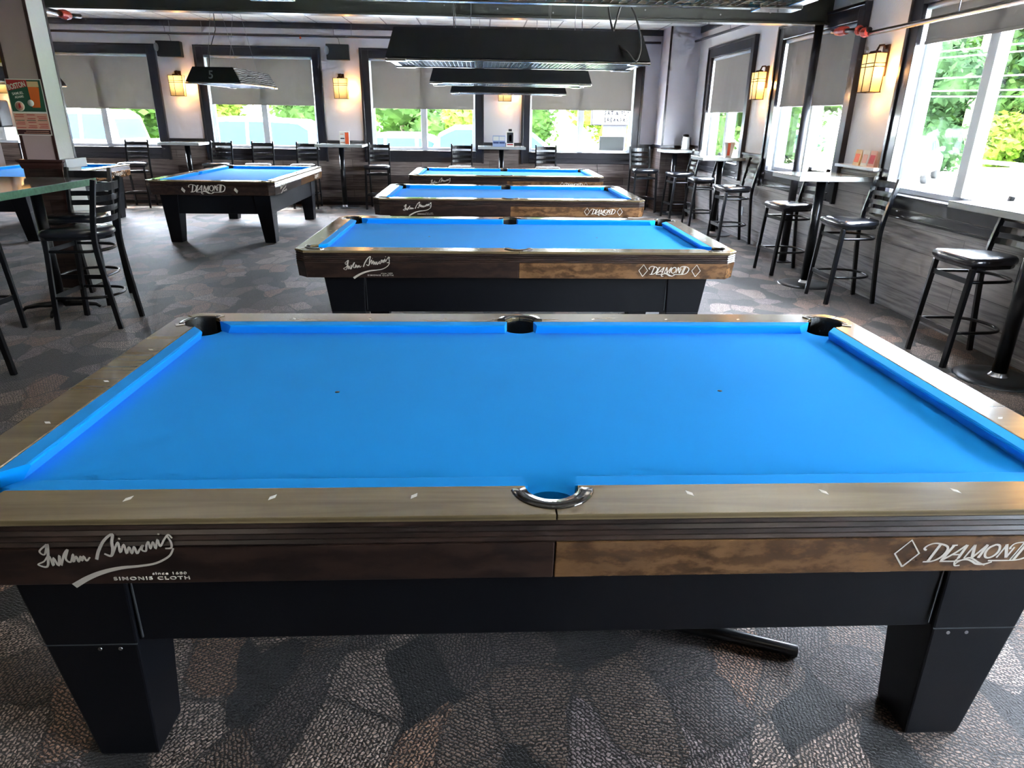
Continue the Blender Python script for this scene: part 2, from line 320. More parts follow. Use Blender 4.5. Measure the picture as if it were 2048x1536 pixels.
def swirl(name):
    m = bpy.data.materials.new(name); m.use_nodes = True; n = m.node_tree; L = n.links; b = n.nodes['Principled BSDF']
    tc = n.nodes.new('ShaderNodeTexCoord'); mp = n.nodes.new('ShaderNodeMapping'); mp.inputs['Scale'].default_value = (3, 3, 9)
    L.new(tc.outputs['Object'], mp.inputs['Vector'])
    wv = n.nodes.new('ShaderNodeTexWave'); wv.bands_direction = 'Z'; wv.inputs['Scale'].default_value = 1.4; wv.inputs['Distortion'].default_value = 7; wv.inputs['Detail Scale'].default_value = 0.9
    L.new(mp.outputs[0], wv.inputs['Vector']); cr = ramp(n, [(0.45, rgb(40, 42, 44)), (0.6, rgb(176, 178, 178))]); L.new(wv.outputs['Fac'], cr.inputs[0])
    L.new(cr.outputs[0], b.inputs['Base Color']); b.inputs['Roughness'].default_value = 0.25; b.inputs['Coat Weight'].default_value = 0.5
    return m
M_SWIRL = swirl('swirl_artwork')

# --- mesh builder
class MB:
    def __init__(s): s.v = []; s.f = []; s.sm = []
    def add(s, vs, fs, smooth=False):
        o = len(s.v); s.v += [tuple(v) for v in vs]
        for f in fs: s.f.append([o+i for i in f]); s.sm.append(smooth)
        return s
    def box(s, x0, x1, y0, y1, z0, z1, M=None):
        vs = [Vector((x, y, z)) for x in (x0, x1) for y in (y0, y1) for z in (z0, z1)]
        if M is not None: vs = [M @ v for v in vs]
        return s.add(vs, [(0, 1, 3, 2), (4, 6, 7, 5), (0, 4, 5, 1), (2, 3, 7, 6), (0, 2, 6, 4), (1, 5, 7, 3)])
    def prism(s, poly, z0, z1, poly_top=None, smooth_sides=False):
        n = len(poly); pt = poly_top or poly
        vs = [(x, y, z0) for x, y in poly] + [(x, y, z1) for x, y in pt]
        s.add(vs, [tuple(range(n-1, -1, -1)), tuple(range(n, 2*n))])
        o = len(s.v) - 2*n
        for i in range(n): s.f.append([o+i, o+(i+1) % n, o+n+(i+1) % n, o+n+i]); s.sm.append(smooth_sides)
        return s
    def loft(s, rings, caps=True, closed=True, smooth=False):
        n = len(rings[0]); o = len(s.v)
        for r in rings: s.v += [tuple(p) for p in r]
        for k in range(len(rings)-1):
            for i in range(n if closed else n-1):
                j = (i+1) % n
                s.f.append([o+k*n+i, o+k*n+j, o+(k+1)*n+j, o+(k+1)*n+i]); s.sm.append(smooth)
        if caps:
            s.f.append([o+i for i in range(n-1, -1, -1)]); s.sm.append(False)
            s.f.append([o+(len(rings)-1)*n+i for i in range(n)]); s.sm.append(False)
        return s
    def tube(s, pts, r, n=8, closed=False, rect=None, smooth=True, up=Vector((0, 0, 1))):
        """round (radius r) or rectangular (rect = (half a, half b)) section swept along pts"""
        pts = [Vector(p) for p in pts]; rings = []; N = len(pts); prev = None
        for i, p in enumerate(pts):
            a = pts[(i-1) % N] if (closed or i > 0) else p; b = pts[(i+1) % N] if (closed or i < N-1) else p
            t = (b-a).normalized()
            if prev is None:
                u = up.cross(t)
                if u.length < 1e-3: u = Vector((1, 0, 0)).cross(t)
            else: u = prev - t*prev.dot(t)
            u.normalize(); prev = u; v = t.cross(u)
            rr = r[i] if isinstance(r, (list, tuple)) else r
            if rect: ring = [p+u*a2*rect[0]+v*b2*rect[1] for a2, b2 in ((-1, -1), (1, -1), (1, 1), (-1, 1))]
            else: ring = [p+u*math.cos(2*PI*k/n)*rr+v*math.sin(2*PI*k/n)*rr for k in range(n)]
            rings.append(ring)
        if closed: rings.append(rings[0])
        return s.loft(rings, caps=not closed, smooth=smooth and not rect)
    def lathe(s, prof, n=24, c=(0, 0), a0=0.0, a1=2*PI, smooth=True):
        full = abs(a1-a0-2*PI) < 1e-6; m = n if full else n+1; o = len(s.v); k = len(prof)
        for i in range(m):
            a = a0+(a1-a0)*i/n
            for r, z in prof: s.v.append((c[0]+r*math.cos(a), c[1]+r*math.sin(a), z))
        for i in range(n):
            j = (i+1) % m
            for q in range(k-1): s.f.append([o+i*k+q, o+j*k+q, o+j*k+q+1, o+i*k+q+1]); s.sm.append(smooth)
        return s
    def xf(s, M):
        s.v = [tuple(M @ Vector(v)) for v in s.v]; return s
    def mesh(s, name):
        me = bpy.data.meshes.new(name); me.from_pydata(s.v, [], s.f)
        me.polygons.foreach_set('use_smooth', s.sm); me.update()
        b = bmesh.new(); b.from_mesh(me); bmesh.ops.recalc_face_normals(b, faces=b.faces); b.to_mesh(me); b.free()
        return me
    def build(s, name, material, parent=None, bevel=0, seg=2, loc=None):
        me = s.mesh(name); me.materials.append(material)
        o = bpy.data.objects.new(name, me); COL.objects.link(o)
        if parent is not None: o.parent = parent
        if loc is not None: o.location = loc
        if bevel:
            md = o.modifiers.new('bevel', 'BEVEL'); md.width = bevel; md.segments = seg; md.limit_method = 'ANGLE'; md.angle_limit = math.radians(40)
            md.harden_normals = False
        return o

def tag(o, label, cat, group=None):
    o['label'] = label; o['category'] = cat
    if group: o['group'] = group
    return o
def thing(name, label, cat, loc=(0, 0, 0), rotz=0.0, group=None):
    o = bpy.data.objects.new(name, None); COL.objects.link(o); o.empty_display_size = 0.1
    o.location = loc; o.rotation_euler = (0, 0, rotz)
    return tag(o, label, cat, group)
def struct(o): o['kind'] = 'structure'; return o
KIDS = {}
def copy_tree(o, parent=None):
    c = o.copy(); COL.objects.link(c)
    if parent is not None: c.parent = parent
    for ch in list(o.children): copy_tree(ch, c)
    return c
def place(src, label, loc, rotz=0.0, group=None, scale=None):
    c = copy_tree(src); c.location = loc; c.rotation_euler = (0, 0, rotz); c['label'] = label
    if group: c['group'] = group
    if scale: c.scale = scale
    return c

def text_mesh(txt, size, depth=0.0008, bold=0.0, spacing=1.0):
    cu = bpy.data.curves.new('lettering', 'FONT'); cu.body = txt; cu.size = size; cu.extrude = depth; cu.offset = bold
    cu.space_character = spacing; cu.align_x = 'LEFT'; cu.resolution_u = 4
    o = bpy.data.objects.new('lettering', cu); COL.objects.link(o); bpy.context.view_layer.update()
    me = bpy.data.meshes.new_from_object(o.evaluated_get(bpy.context.evaluated_depsgraph_get()))
    bpy.data.objects.remove(o); bpy.data.curves.remove(cu)
    return me
def text_obj(name, txt, size, material, parent, loc, rot=(PI/2, 0, 0), width=None, height=None, bold=0.0, depth=0.0008, spacing=1.0):
    me = text_mesh(txt, size, depth, bold, spacing); me.materials.clear(); me.materials.append(material)
    xs = [v.co.x for v in me.vertices]; ys = [v.co.y for v in me.vertices]
    sx = width/(max(xs)-min(xs)) if width else 1; sy = height/(max(ys)-min(ys)) if height else 1
    x0, y0 = min(xs), min(ys)
    for v in me.vertices: v.co.x = (v.co.x-x0)*sx; v.co.y = (v.co.y-y0)*sy
    o = bpy.data.objects.new(name, me); COL.objects.link(o); o.parent = parent; o.location = loc; o.rotation_euler = rot
    return o

def smooth_path(pts, k=5):
    out = []; P = [Vector((p[0], p[1])) for p in pts]; W = [p[2] if len(p) > 2 else 1.0 for p in pts]
    for i in range(len(P)-1):
        a = P[i-1] if i > 0 else P[i]*2-P[i+1]; b = P[i]; c = P[i+1]; d = P[i+2] if i+2 < len(P) else P[i+1]*2-P[i]
        for j in range(k):
            t = j/k
            q = 0.5*((2*b)+(c-a)*t+(2*a-5*b+4*c-d)*t*t+(3*b-a-3*c+d)*t**3)
            out.append((q.x, q.y, W[i]*(1-t)+W[i+1]*t))
    out.append((P[-1].x, P[-1].y, W[-1])); return out
def strokes(mb, paths, wid, place_fn, th=0.0005, sharp=()):
    """flat ribbons for painted lettering; place_fn(u, v, h) gives the 3D point"""
    for idx, p in enumerate(paths):
        q = p if idx in sharp or len(p) < 3 else smooth_path(p)
        q = [(a[0], a[1], a[2] if len(a) > 2 else 1.0) for a in q]
        rings = []
        for i, (x, y, ww) in enumerate(q):
            a = q[max(i-1, 0)]; b = q[min(i+1, len(q)-1)]
            dx, dy = b[0]-a[0], b[1]-a[1]; l = math.hypot(dx, dy) or 1
            nx, ny = -dy/l*wid*ww/2, dx/l*wid*ww/2
            rings.append([place_fn(x-nx, y-ny, 0), place_fn(x+nx, y+ny, 0), place_fn(x+nx, y+ny, th), place_fn(x-nx, y-ny, th)])
        mb.loft(rings)
    return mb

# "DIAMOND" with its swash, in a 0..1 wide box
SL = 0.10
def _sl(p): return [(x+SL*y*0.6,) + (y,) + tuple(r) for x, y, *r in p]
DIAMOND = [
 [(0.035, .13, .9), (0.02, .135, 1.2), (0.01, .15, 1), (0.03, .18, .8), (0.075, .2, .8), (.13, .195, .9), (.20, .165, 1.2), (.215, .11, 1.4), (.18, .04, 1.2), (.12, .005, .9), (.05, 0, .8)],
 [(.135, .195, 1.5), (.09, .0, 1.5)],
 [(.255, .175, 1.5), (.205, 0.01, 1.5)], [(.235, .178, .8), (.285, .178, .8)],
 [(.195, .003, .8), (.33, .003, .8), (.42, .02, 1.0), (.48, .0, 1.2), (.53, -.03, 1.2), (.60, -.035, 1), (.66, -.01, .8)],
 [(.215, .02, 1.1), (.30, .10, 1.1), (.365, .18, 1.1)], [(.37, .18, 1.5), (.345, .035, 1.5)], [(.28, .075, .8), (.355, .075, .8)],
 [(.395, .035, .9), (.435, .18, 1.1)], [(.435, .18, 1.6), (.465, .04, 1.6)], [(.465, .04, 1.1), (.545, .18, 1.1)], [(.545, .18, 1.5), (.52, .035, 1.5)],
 [(.62, .18, 1.1), (.575, .15, 1.3), (.56, .10, 1.3), (.575, .05, 1.2), (.61, .035, 1), (.65, .06, 1.2), (.67, .11, 1.3), (.655, .165, 1.2), (.62, .18, 1.1)],
 [(.68, .035, .9), (.715, .18, 1.1)], [(.71, .18, 1.6), (.765, .035, 1.6)], [(.765, .035, 1.0), (.79, .15, 1.0)],
 [(.765, .13, 1.2), (.755, .145, 1), (.775, .185, .8), (.83, .2, .8), (.90, .195, .9), (.965, .16, 1.2), (.975, .11, 1.4), (.94, .04, 1.2), (.88, .01, .9), (.80, .003, .8), (.62, .003, .8)],
 [(.885, .195, 1.5), (.84, .005, 1.5)], [(.855, .195, .8), (.81, .01, .8)],
 [(.34, -.035, .8), (.36, -.005, .8), (.42, .035, .8), (.47, .03, .9), (.55, -.02, 1), (.61, -.045, .9)],
 [(.345, .035, .8), (.33, -.0, .8), (.345, -.045, .8), (.39, -.045, .8)],
]
def dia(cx, cyy, w2, h2): return [(cx, cyy-h2), (cx-w2, cyy), (cx, cyy+h2), (cx+w2, cyy), (cx, cyy-h2)]
# "Iwan Simonis" signature, 0..1 wide
SIMONIS = [
 [(.11, .30, 1), (.045, .24, .9), (.07, .21, .9), (.115, .30, 1.3), (.085, .18, 1.4), (.055, .10, 1.1), (0.0, .12, .8), (.05, .15, .8), (.095, .20, .8), (.10, .11, 1.2), (.12, .18, .9), (.135, .11, 1.2), (.165, .20, 1.0), (.155, .11, .9)],
 [(.155, .11, 1), (.20, .21, 1.1), (.235, .25, 1), (.20, .17, 1.1), (.225, .14, 1), (.26, .21, 1), (.245, .14, 1.1), (.275, .19, 1), (.28, .14, 1.1), (.305, .19, 1), (.305, .15, 1.1), (.325, .19, 1), (.335, .15, 1), (.365, .18, .8)],
 [(.405, .16, 1.6), (.44, .24, 1.6), (.50, .33, 1.5), (.565, .38, 1.3), (.545, .31, 1.5), (.535, .24, 1.6), (.51, .19, 1.4), (.47, .21, .9)],
 [(.53, .21, .9), (.585, .31, 1.1), (.58, .22, 1.2), (.62, .29, 1), (.62, .21, 1.2), (.65, .27, 1), (.655, .21, 1.2), (.685, .27, 1), (.69, .21, 1.2), (.72, .25, 1), (.745, .28, 1.1), (.73, .24, 1), (.755, .23, 1), (.77, .28, 1.1), (.79, .31, 1), (.79, .25, 1.1), (.82, .31, 1), (.825, .25, 1.1), (.855, .33, 1), (.86, .27, 1.1), (.90, .33, 1), (.935, .37, 1), (.955, .34, .9)],
 [(.925, .36, 1), (.94, .30, 1.1), (.93, .255, 1.1), (.89, .25, .9)],
 [(.945, .25, .9), (.90, .18, 1.1), (.80, .12, 1.2), (.68, .095, 1.4), (.55, .08, 2), (.42, .045, 2.6), (.30, -.01, 3), (.19, -.08, 3.4)],
 [(.598, .335, 1), (.606, .345, 1)], [(.866, .37, 1), (.874, .38, 1)],
]

# ------------------------------------------------------------------ pool table
TL, TW = 1.27, 0.635           # half playing surface
JO = 0.052                     # nose to wood joint
HL, HW = 1.448, 0.813          # half outer size
ZT, ZCL = 0.82, 0.78           # rail top, cloth
CH = 0.07
def arc(cx, cyy, r, a0, a1, n=10): return [(cx+r*math.cos(a0+(a1-a0)*i/n), cyy+r*math.sin(a0+(a1-a0)*i/n)) for i in range(n+1)]
PCX, PCY, PR = 1.315, 0.68, 0.068
def make_table():
    root = thing('pool_table', '', 'pool table', (0, 0, 0), 0, 'nine foot pool tables with blue cloth')
    # bed cloth with pocket bites
    ho = 0.073
    ax = math.acos((HL*0+1.322-PCX)/ho); poly = []
    def corner(sx, sy, rev):
        cx, cyy = PCX, PCY
        # circle around the corner pocket, from the end edge to the side edge, inner side
        a_end = -math.acos((1.322-cx)/ho); a_side = PI-math.asin((0.687-cyy)/ho)
        a_side -= 2*PI
        pts = arc(cx, cyy, ho, a_end, a_side, 14)
        pts = [(p[0]*sx, p[1]*sy) for p in pts]
        return pts[::-1] if rev else pts
    def side(sy):
        r = 0.068; cyy = 0.715; dx = math.sqrt(r*r-(0.715-0.687)**2); a0 = math.atan2(0.687-cyy, dx); a1 = -PI-a0
        pts = [(p[0], p[1]*sy) for p in arc(0, cyy, r, a0, a1, 14)]
        return pts if sy > 0 else pts[::-1]
    poly = corner(1, 1, False) + side(1) + corner(-1, 1, True) + corner(-1, -1, False) + side(-1) + corner(1, -1, True)
    MB().prism(poly, ZCL-0.062, ZCL).build('bed_cloth', M_CLOTH, root)
    for x in (-TL/2, TL/2): MB().lathe([(0, ZCL+.0004), (.008, ZCL+.0004), (.008, ZCL-.001)], 12, (x, 0)).build('spot_mark', M_POCKET, root)
    def rail(name, hp, frame, cush, sights):
        """hp: rail outline in (u, v); frame maps (u, v, z) into the table; cush: (u0, k0, u1, k1)"""
        f = frame
        n = len(hp); b = MB(); z1 = ZT; z0 = ZT-0.015
        vs = [f(u, v, z0) for u, v in hp]+[f(u, v, z1) for u, v in hp]
        b.add(vs, [tuple(range(n)), tuple(range(n, 2*n))]+[(i, (i+1) % n, n+(i+1) % n, n+i) for i in range(n)])
        r = b.build('rail', M_RAIL, root, bevel=0.007, seg=3)
        r['label'] = 'dark glossy wooden top rail with white sights'
        u0, k0, u1, k1 = cush
        sec = [(0.000, .8195), (0.044, .8185), (0.050, .8160), (0.052, .8115), (0.050, .8070), (0.036, .7805), (0.000, .7805)]
        rings = []
        c = MB()
        for (uu, kk) in ((u0, k0), (u1, k1)):
            rings.append([f(uu+kk*d, -d, z) for d, z in sec])
        c.loft(rings); cu = c.build('cushion', M_CLOTH, r)
        for (u, v) in sights:
            s = MB(); a, bb = .0065, .0125
            s.add([f(u-a*1.0, v-bb, ZT+.0003), f(u+a, v-bb*.15, ZT+.0003), f(u+a, v+bb, ZT+.0003), f(u-a, v+bb*.15, ZT+.0003),
                   f(u-a, v-bb, ZT-.001), f(u+a, v-bb*.15, ZT-.001), f(u+a, v+bb, ZT-.001), f(u-a, v+bb*.15, ZT-.001)],
                  [(0, 1, 2, 3), (4, 5, 6, 7), (0, 1, 5, 4), (1, 2, 6, 5), (2, 3, 7, 6), (3, 0, 4, 7)])
            s.build('rail_sight', M_PEARL, r)
        return r
    V = HW-TW-JO
    cr = PR
    # half long rail outline (u from seam 0 to corner), v from joint outwards
    uc, vc = PCX, PCY-0.687
    a_in = math.asin(-vc/cr)
    half = [(0.0015, .062)]+arc(0, 0, .062, PI/2-.05, 0, 7)
    u_cut = uc-math.sqrt(cr*cr-vc*vc)
    aa0 = math.atan2(-vc, u_cut-uc); aa1 = PI/4
    half += [(uc+cr*math.cos(a), vc+cr*math.sin(a)) for a in [aa0+(aa1-aa0)*i/8 for i in range(9)]]
    half += [(HL-CH/2-.001, V-CH/2), (HL-CH, V), (0.0015, V)]
    for sx in (-1, 1):
        for sy in (-1, 1):
            fr_ = lambda u, v, z, sx=sx, sy=sy: (sx*u, sy*(TW+JO+v), z)
            rail('rail', half, fr_, (0.056, 0.22, 1.247, -1.15), [(k*2*TL/8, 0.094-JO) for k in (1, 2, 3)])
    # end rails
    vc2 = PCX-1.322; u2 = PCY-math.sqrt(cr*cr-vc2*vc2); b0 = math.atan2(-vc2, u2-PCY)
    he = [(u2, 0)]+[(PCY+cr*math.cos(a), vc2+cr*math.sin(a)) for a in [b0+(PI/4-b0)*i/8 for i in range(1, 9)]]+[(HW-CH/2-.001, V-CH/2), (HW-CH, V)]
    full = [(-u, v) for u, v in he[::-1]]+he
    for sx in (-1, 1):
        fr_ = lambda u, v, z, sx=sx: (sx*(TL+JO+v), u, z)
        rail('rail', full, fr_, (-0.612, 1.15, 0.612, -1.15), [(k*2*TW/4, 0.094-JO) for k in (-1, 0, 1)])
    # pockets
    for sx, sy, cx, cyy in [(-1, -1, PCX, PCY), (1, -1, PCX, PCY), (-1, 1, PCX, PCY), (1, 1, PCX, PCY), (1, -1, 0, .715), (1, 1, 0, .715)]:
        corner_p = cx > 0; r = .0675 if corner_p else .062
        a0, a1 = ((-.55, PI/2+.55) if corner_p else (.15, PI-.15))
        c0 = (0, 0)
        cy2 = cyy if corner_p else .695
        p = MB()
        rr = .071 if corner_p else .066
        p.lathe([(rr+.004, .716), (rr*.98, .70), (rr*.8, .655), (0.001, .645)], 20)
        p.lathe([(r-.001, .8215), (r-.004, .815), (r-.001, .71)], 16, (0, cy2-cyy), a0, a1)
        pk = p.build('pocket', M_POCKET, root); pk.scale = (sx, sy, 1); pk.location = (cx*sx, cyy*sy, 0)
        c = MB()
        ri, ro = r-.001, (.094 if corner_p else .099)
        m_ = 18; rings = []
        for i in range(m_+1):
            a = a0+(a1-a0)*i/m_; t = i/m_
            wv = ro if not corner_p else ro-.012*math.sin(PI*t)
            dy = cy2-cyy
            rings.append([(rad*math.cos(a), dy+rad*math.sin(a), z) for rad, z in ((ri, .8185), (ri+.003, .8255), (wv-.005, .8255), (wv, .8185))])
        c.loft(rings, smooth=True)
        cs = c.build('pocket_casting', M_CAST, pk); cs['label'] = 'dark glossy curved pocket trim'
        if corner_p:
            for aa in (a0+.02, a1-.02):
                t_ = MB(); M = Matrix.Rotation(aa, 4, 'Z')
                t_.box(.068, .104, -.016, .012, .819, .8245, M); t_.build('pocket_tab', M_LAMPM, pk, bevel=.002)
    # moulding and aprons
    oct_ = lambda hx, hy, c: [(hx-c, -hy), (hx, -hy+c), (hx, hy-c), (hx-c, hy), (-hx+c, hy), (-hx, hy-c), (-hx, -hy+c), (-hx+c, -hy)]
    b = MB()
    def bandrings(zs):
        return [[(x, y, z) for x, y in oct_(HL-o, HW-o, CH)] for z, o in zs]
    prof = [(.745, .008), (.751, .003), (.758, .008), (.764, .003), (.772, .008), (.778, .003), (.786, .009), (.792, .004), (.799, .008), (.8045, .005), (.8045, .022), (.745, .022), (.745, .008)]
    b.loft(bandrings(prof), caps=False)
    b.build('moulding', M_DARKV, root)
    def panel(p0, p1, m_, label=None, zt=.745, zb=.642, lean=.012, name='apron'):
        p0 = Vector(p0); p1 = Vector(p1); d = (p1-p0).normalized(); nrm = Vector((d.y, -d.x))
        s = MB(); g = .0012
        a = p0+d*g-nrm*.004; c_ = p1-d*g-nrm*.004
        sh = -nrm*lean; th = -nrm*.02
        vs = [(*a, zt), (*c_, zt), (*(c_+th), zt), (*(a+th), zt)]
        a2, c2 = a+sh, c_+sh
        vs += [(*a2, zb), (*c2, zb), (*(c2+th), zb), (*(a2+th), zb)]
        s.add(vs, [(0, 1, 2, 3), (4, 5, 6, 7), (0, 1, 5, 4), (1, 2, 6, 5), (2, 3, 7, 6), (3, 0, 4, 7)])
        o = s.build(name, m_, root, bevel=.0025)
        if label: o['label'] = label
        return o
    X, Y = HL, HW
    ap_sim = panel((-X+CH, -Y), (0, -Y), M_DARKV, 'dark brown apron board with cream signature lettering')
    ap_dia = panel((0, -Y), (X-CH, -Y), M_GOLD, 'golden figured apron board with cream lettering between diamonds')
    panel((X-CH, -Y), (X, -Y+CH), M_GOLD, 'golden corner block', name='corner_block')
    panel((X, -Y+CH), (X, Y-CH), M_DARKV)
    panel((X, Y-CH), (X-CH, Y), M_DARKV, name='corner_block')
    panel((X-CH, Y), (0, Y), M_DARKV); panel((0, Y), (-X+CH, Y), M_GOLD)
    panel((-X+CH, Y), (-X, Y-CH), M_DARKV, name='corner_block')
    ap_end = panel((-X, Y-CH), (-X, -Y+CH), M_DARKV, 'dark end apron with cream lettering between filled diamonds')
    panel((-X, -Y+CH), (-X+CH, -Y), M_DARKV, name='corner_block')
    # lettering on the leaning boards
    def on_side(x0, z0, scale):
        def fn(u, v, h):
            z = z0+v*scale; y = -HW+.004+.012*(.745-z)/(.745-.642)-.0004-h
            return (x0+u*scale, y, z)
        return fn
    strokes(MB(), [_sl(p) for p in DIAMOND], .017, on_side(.850, .673, .275)).build('lettering', M_LOGO, ap_dia)
    dd = strokes(MB(), [dia(0, 0, .105, .145), dia(1.28, 0, .105, .145)], .016, on_side(.818, .699, .275), sharp=(0, 1))
    dd.build('diamond_outline', M_LOGO, ap_dia)
    strokes(MB(), SIMONIS, .0135, on_side(-1.131, .664, .315)).build('signature_lettering', M_LOGO, ap_sim)
    tx = text_obj('lettering', 'SIMONIS CLOTH', .02, M_LOGO, ap_sim, (-.98, -HW+.0125, .6545), rot=(PI/2+.116, 0, 0), width=.165, height=.0095, spacing=1.25, bold=.0003)
    tx2 = text_obj('lettering', 'since 1680', .014, M_LOGO, ap_sim, (-.893, -HW+.0105, .6695), rot=(PI/2+.116, 0, 0), width=.074, height=.007, spacing=1.2)
    def on_end(y0, z0, scale):
        def fn(u, v, h):
            z = z0+v*scale; x = -HL+.004+.012*(.745-z)/(.745-.642)-.0004-h
            return (x, y0-u*scale, z)
        return fn
    strokes(MB(), [_sl(p) for p in DIAMOND], .020, on_end(.265, .680, .47)).build('lettering', M_LOGO, ap_end)
    for yy in (.33, -.33):
        fn = on_end(yy, .705, 1.0); d_ = MB()
        pts = [(-.008, .036), (.026, -.004), (.008, -.036), (-.026, .004)]
        d_.add([fn(u, v, .001) for u, v in pts]+[fn(u, v, -.001) for u, v in pts], [(0, 1, 2, 3), (4, 5, 6, 7), (0, 1, 5, 4), (1, 2, 6, 5), (2, 3, 7, 6), (3, 0, 4, 7)])
        d_.build('diamond_emblem', M_LOGO, ap_end)
    # cabinet
    bx, by = 1.262, 0.668
    cab = MB()
    zt, zb = .66, .385
    cab.loft([[(x, y, z) for x, y in ((-a, -c), (a, -c), (a, c), (-a, c))] for z, a, c in ((zb, 1.235, .686), (zt, bx, .692))])
    cab.build('cabinet', M_BLACKW, root, bevel=.004)
    for sx in (-1, 1):
        for sy in (-1, 1):
            g = MB(); rings = []
            for z, xo, xi, yo, yi in ((0.0, 1.195, 1.040, .690, .545), (.012, 1.197, 1.039, .6905, .545), (.385, 1.252, 1.025, .698, .51), (.655, 1.288, 1.015, .704, .48)):
                rings.append([(sx*x, sy*y, z) for x, y in ((xi, yi), (xo, yi), (xo, yo), (xi, yo))])
            g.loft(rings); lg = g.build('leg', M_BLACKW, root, bevel=.006)
            s = MB()
            yo = .698; s.box(sx*1.026, sx*1.25, sy*yo-.0015, sy*yo+.0015, .383, .386)
            s.box(sx*1.012-.0015, sx*1.012+.0015, sy*.6915-.002, sy*.6915+.002, .40, .640)
            s.build('leg_seam', M_SEAM, lg)
            for xx in (1.07, 1.12): MB().tube([(sx*xx, sy*.692, .37), (sx*xx, sy*.6995, .37)], .005, 8).build('bolt', M_BOLT, lg)
    # ball return on the end
    pl = MB(); pl.box(-1.262, -1.254, -.20, .20, .618, .635); pl.build('slot_plate', M_SEAM, root, bevel=.002)
    dr = MB()
    for (y0, y1, z0, z1) in ((-.14, .14, .44, .443), (-.14, -.137, .44, .57), (.137, .14, .44, .57)):
        dr.box(-1.240, -1.232+.0, y0, y1, z0, z1)
    dr.build('return_door', M_SEAM, root)
    return root

TABLES = [((0, 0), 0, 'nearest blue pool table filling the foreground, with dark and golden apron boards'),
          ((.082, 3.112), 0, 'second blue pool table from the front in the centre row'),
          ((.148, 6.10), 0, 'third blue pool table from the front in the centre row'),
          ((.221, 9.146), 0, 'farthest blue pool table of the centre row, by the back wall stools'),
          ((-3.615, 8.48), PI/2, 'blue pool table standing lengthwise under the lamp numbered 5'),
          ((-6.72, 8.48), PI/2, 'blue pool table partly hidden behind the left column')]
tbl = make_table()
for i, ((x, y), rz, lab) in enumerate(TABLES):
    o = tbl if i == 0 else copy_tree(tbl)
    o.location = (x, y, 0); o.rotation_euler = (0, 0, rz); o['label'] = lab

# ------------------------------------------------------------------ bar stools
def make_stool():
    root = thing('bar_stool', '', 'bar stool', (0, 0, 0), 0, 'black ladder back bar stools')
    # seat pad: straight front (towards -y), rounded back
    def outline(k, z):
        pts = []
        for i in range(9):                                   # back arc
            a = PI*i/8; pts.append((.19*k*math.cos(a)*1.02, .03+.19*k*math.sin(a), z))
        pts += [(-.222*k, -.10*k, z), (-.232*k, -.19*k, z), (-.215*k, -.218*k, z), (-.08*k, -.228*k, z), (.08*k, -.228*k, z), (.215*k, -.218*k, z), (.232*k, -.19*k, z), (.222*k, -.10*k, z)]
        return pts
    MB().loft([outline(.96, .722), outline(1.0, .732), outline(1.02, .748), outline(1.0, .766), outline(.93, .778), outline(.72, .785), outline(.35, .788)], smooth=True).build('seat', M_VINYL, root)
    MB().loft([outline(.93, .700), outline(.95, .7215)]).build('seat_frame', M_STOOLM, root)
    for sx in (-1, 1):
        MB().tube([(sx*.212, -.237, 0), (sx*.207, -.215, .35), (sx*.200, -.190, .705)], 1, rect=(.017, .017)).build('leg', M_STOOLM, root, bevel=.003)
        path = smooth_path([(.235, 0), (.190, .40), (.170, .64), (.180, .79), (.212, .97), (.250, 1.15)], 4)
        lg = MB().tube([(sx*(.182+.006*min(1, z/.7)), y, z) for y, z, _ in path], 1, rect=(.0145, .018)).build('leg', M_STOOLM, root, bevel=.003)
        lg['label'] = 'rear leg rising into the back upright'
        cp = MB(); cp.lathe([(0, 0), (.013, .002), (.015, .012), (.015, .014), (0, .014)], 10, (sx*.182, .235)); cp.build('foot_glide', M_POCKET, lg)
    for k, z in enumerate((.845, .925, 1.005, 1.090)):
        yb = .180+(z-.79)*.195; h = .022 if k < 3 else .030
        rings = []
        for i in range(9):
            t = -1+2*i/8; x = t*.176; y = yb+.035*(1-t*t)
            rings.append([(x, y-.003, z-h), (x, y+.003, z-h), (x, y+.003+.006, z+h), (x, y-.003+.006, z+h)])
        MB().loft(rings).build('back_slat', M_STOOLM, root)
    def ring(z, s):
        pts = [(.203*s, -.205*s), (.205*s, -.05), (.185*s, .09), (.12*s, .165*s), (0, .195*s), (-.12*s, .165*s), (-.185*s, .09), (-.205*s, -.05), (-.203*s, -.205*s)]
        q = smooth_path(pts, 4)
        b = MB().tube([(x, y, z) for x, y, _ in q], .0115, 8)
        b.build('foot_ring', M_STOOLM, root)
    ring(.255, 1.02); ring(.615, .98)
    b = MB(); b.box(-.205, .205, -.225, -.217, .236, .274); b.build('front_bar', M_STOOLM, root)
    b = MB(); b.box(-.198, .198, -.203, -.196, .60, .635); b.build('front_bar', M_STOOLM, root)
    return root

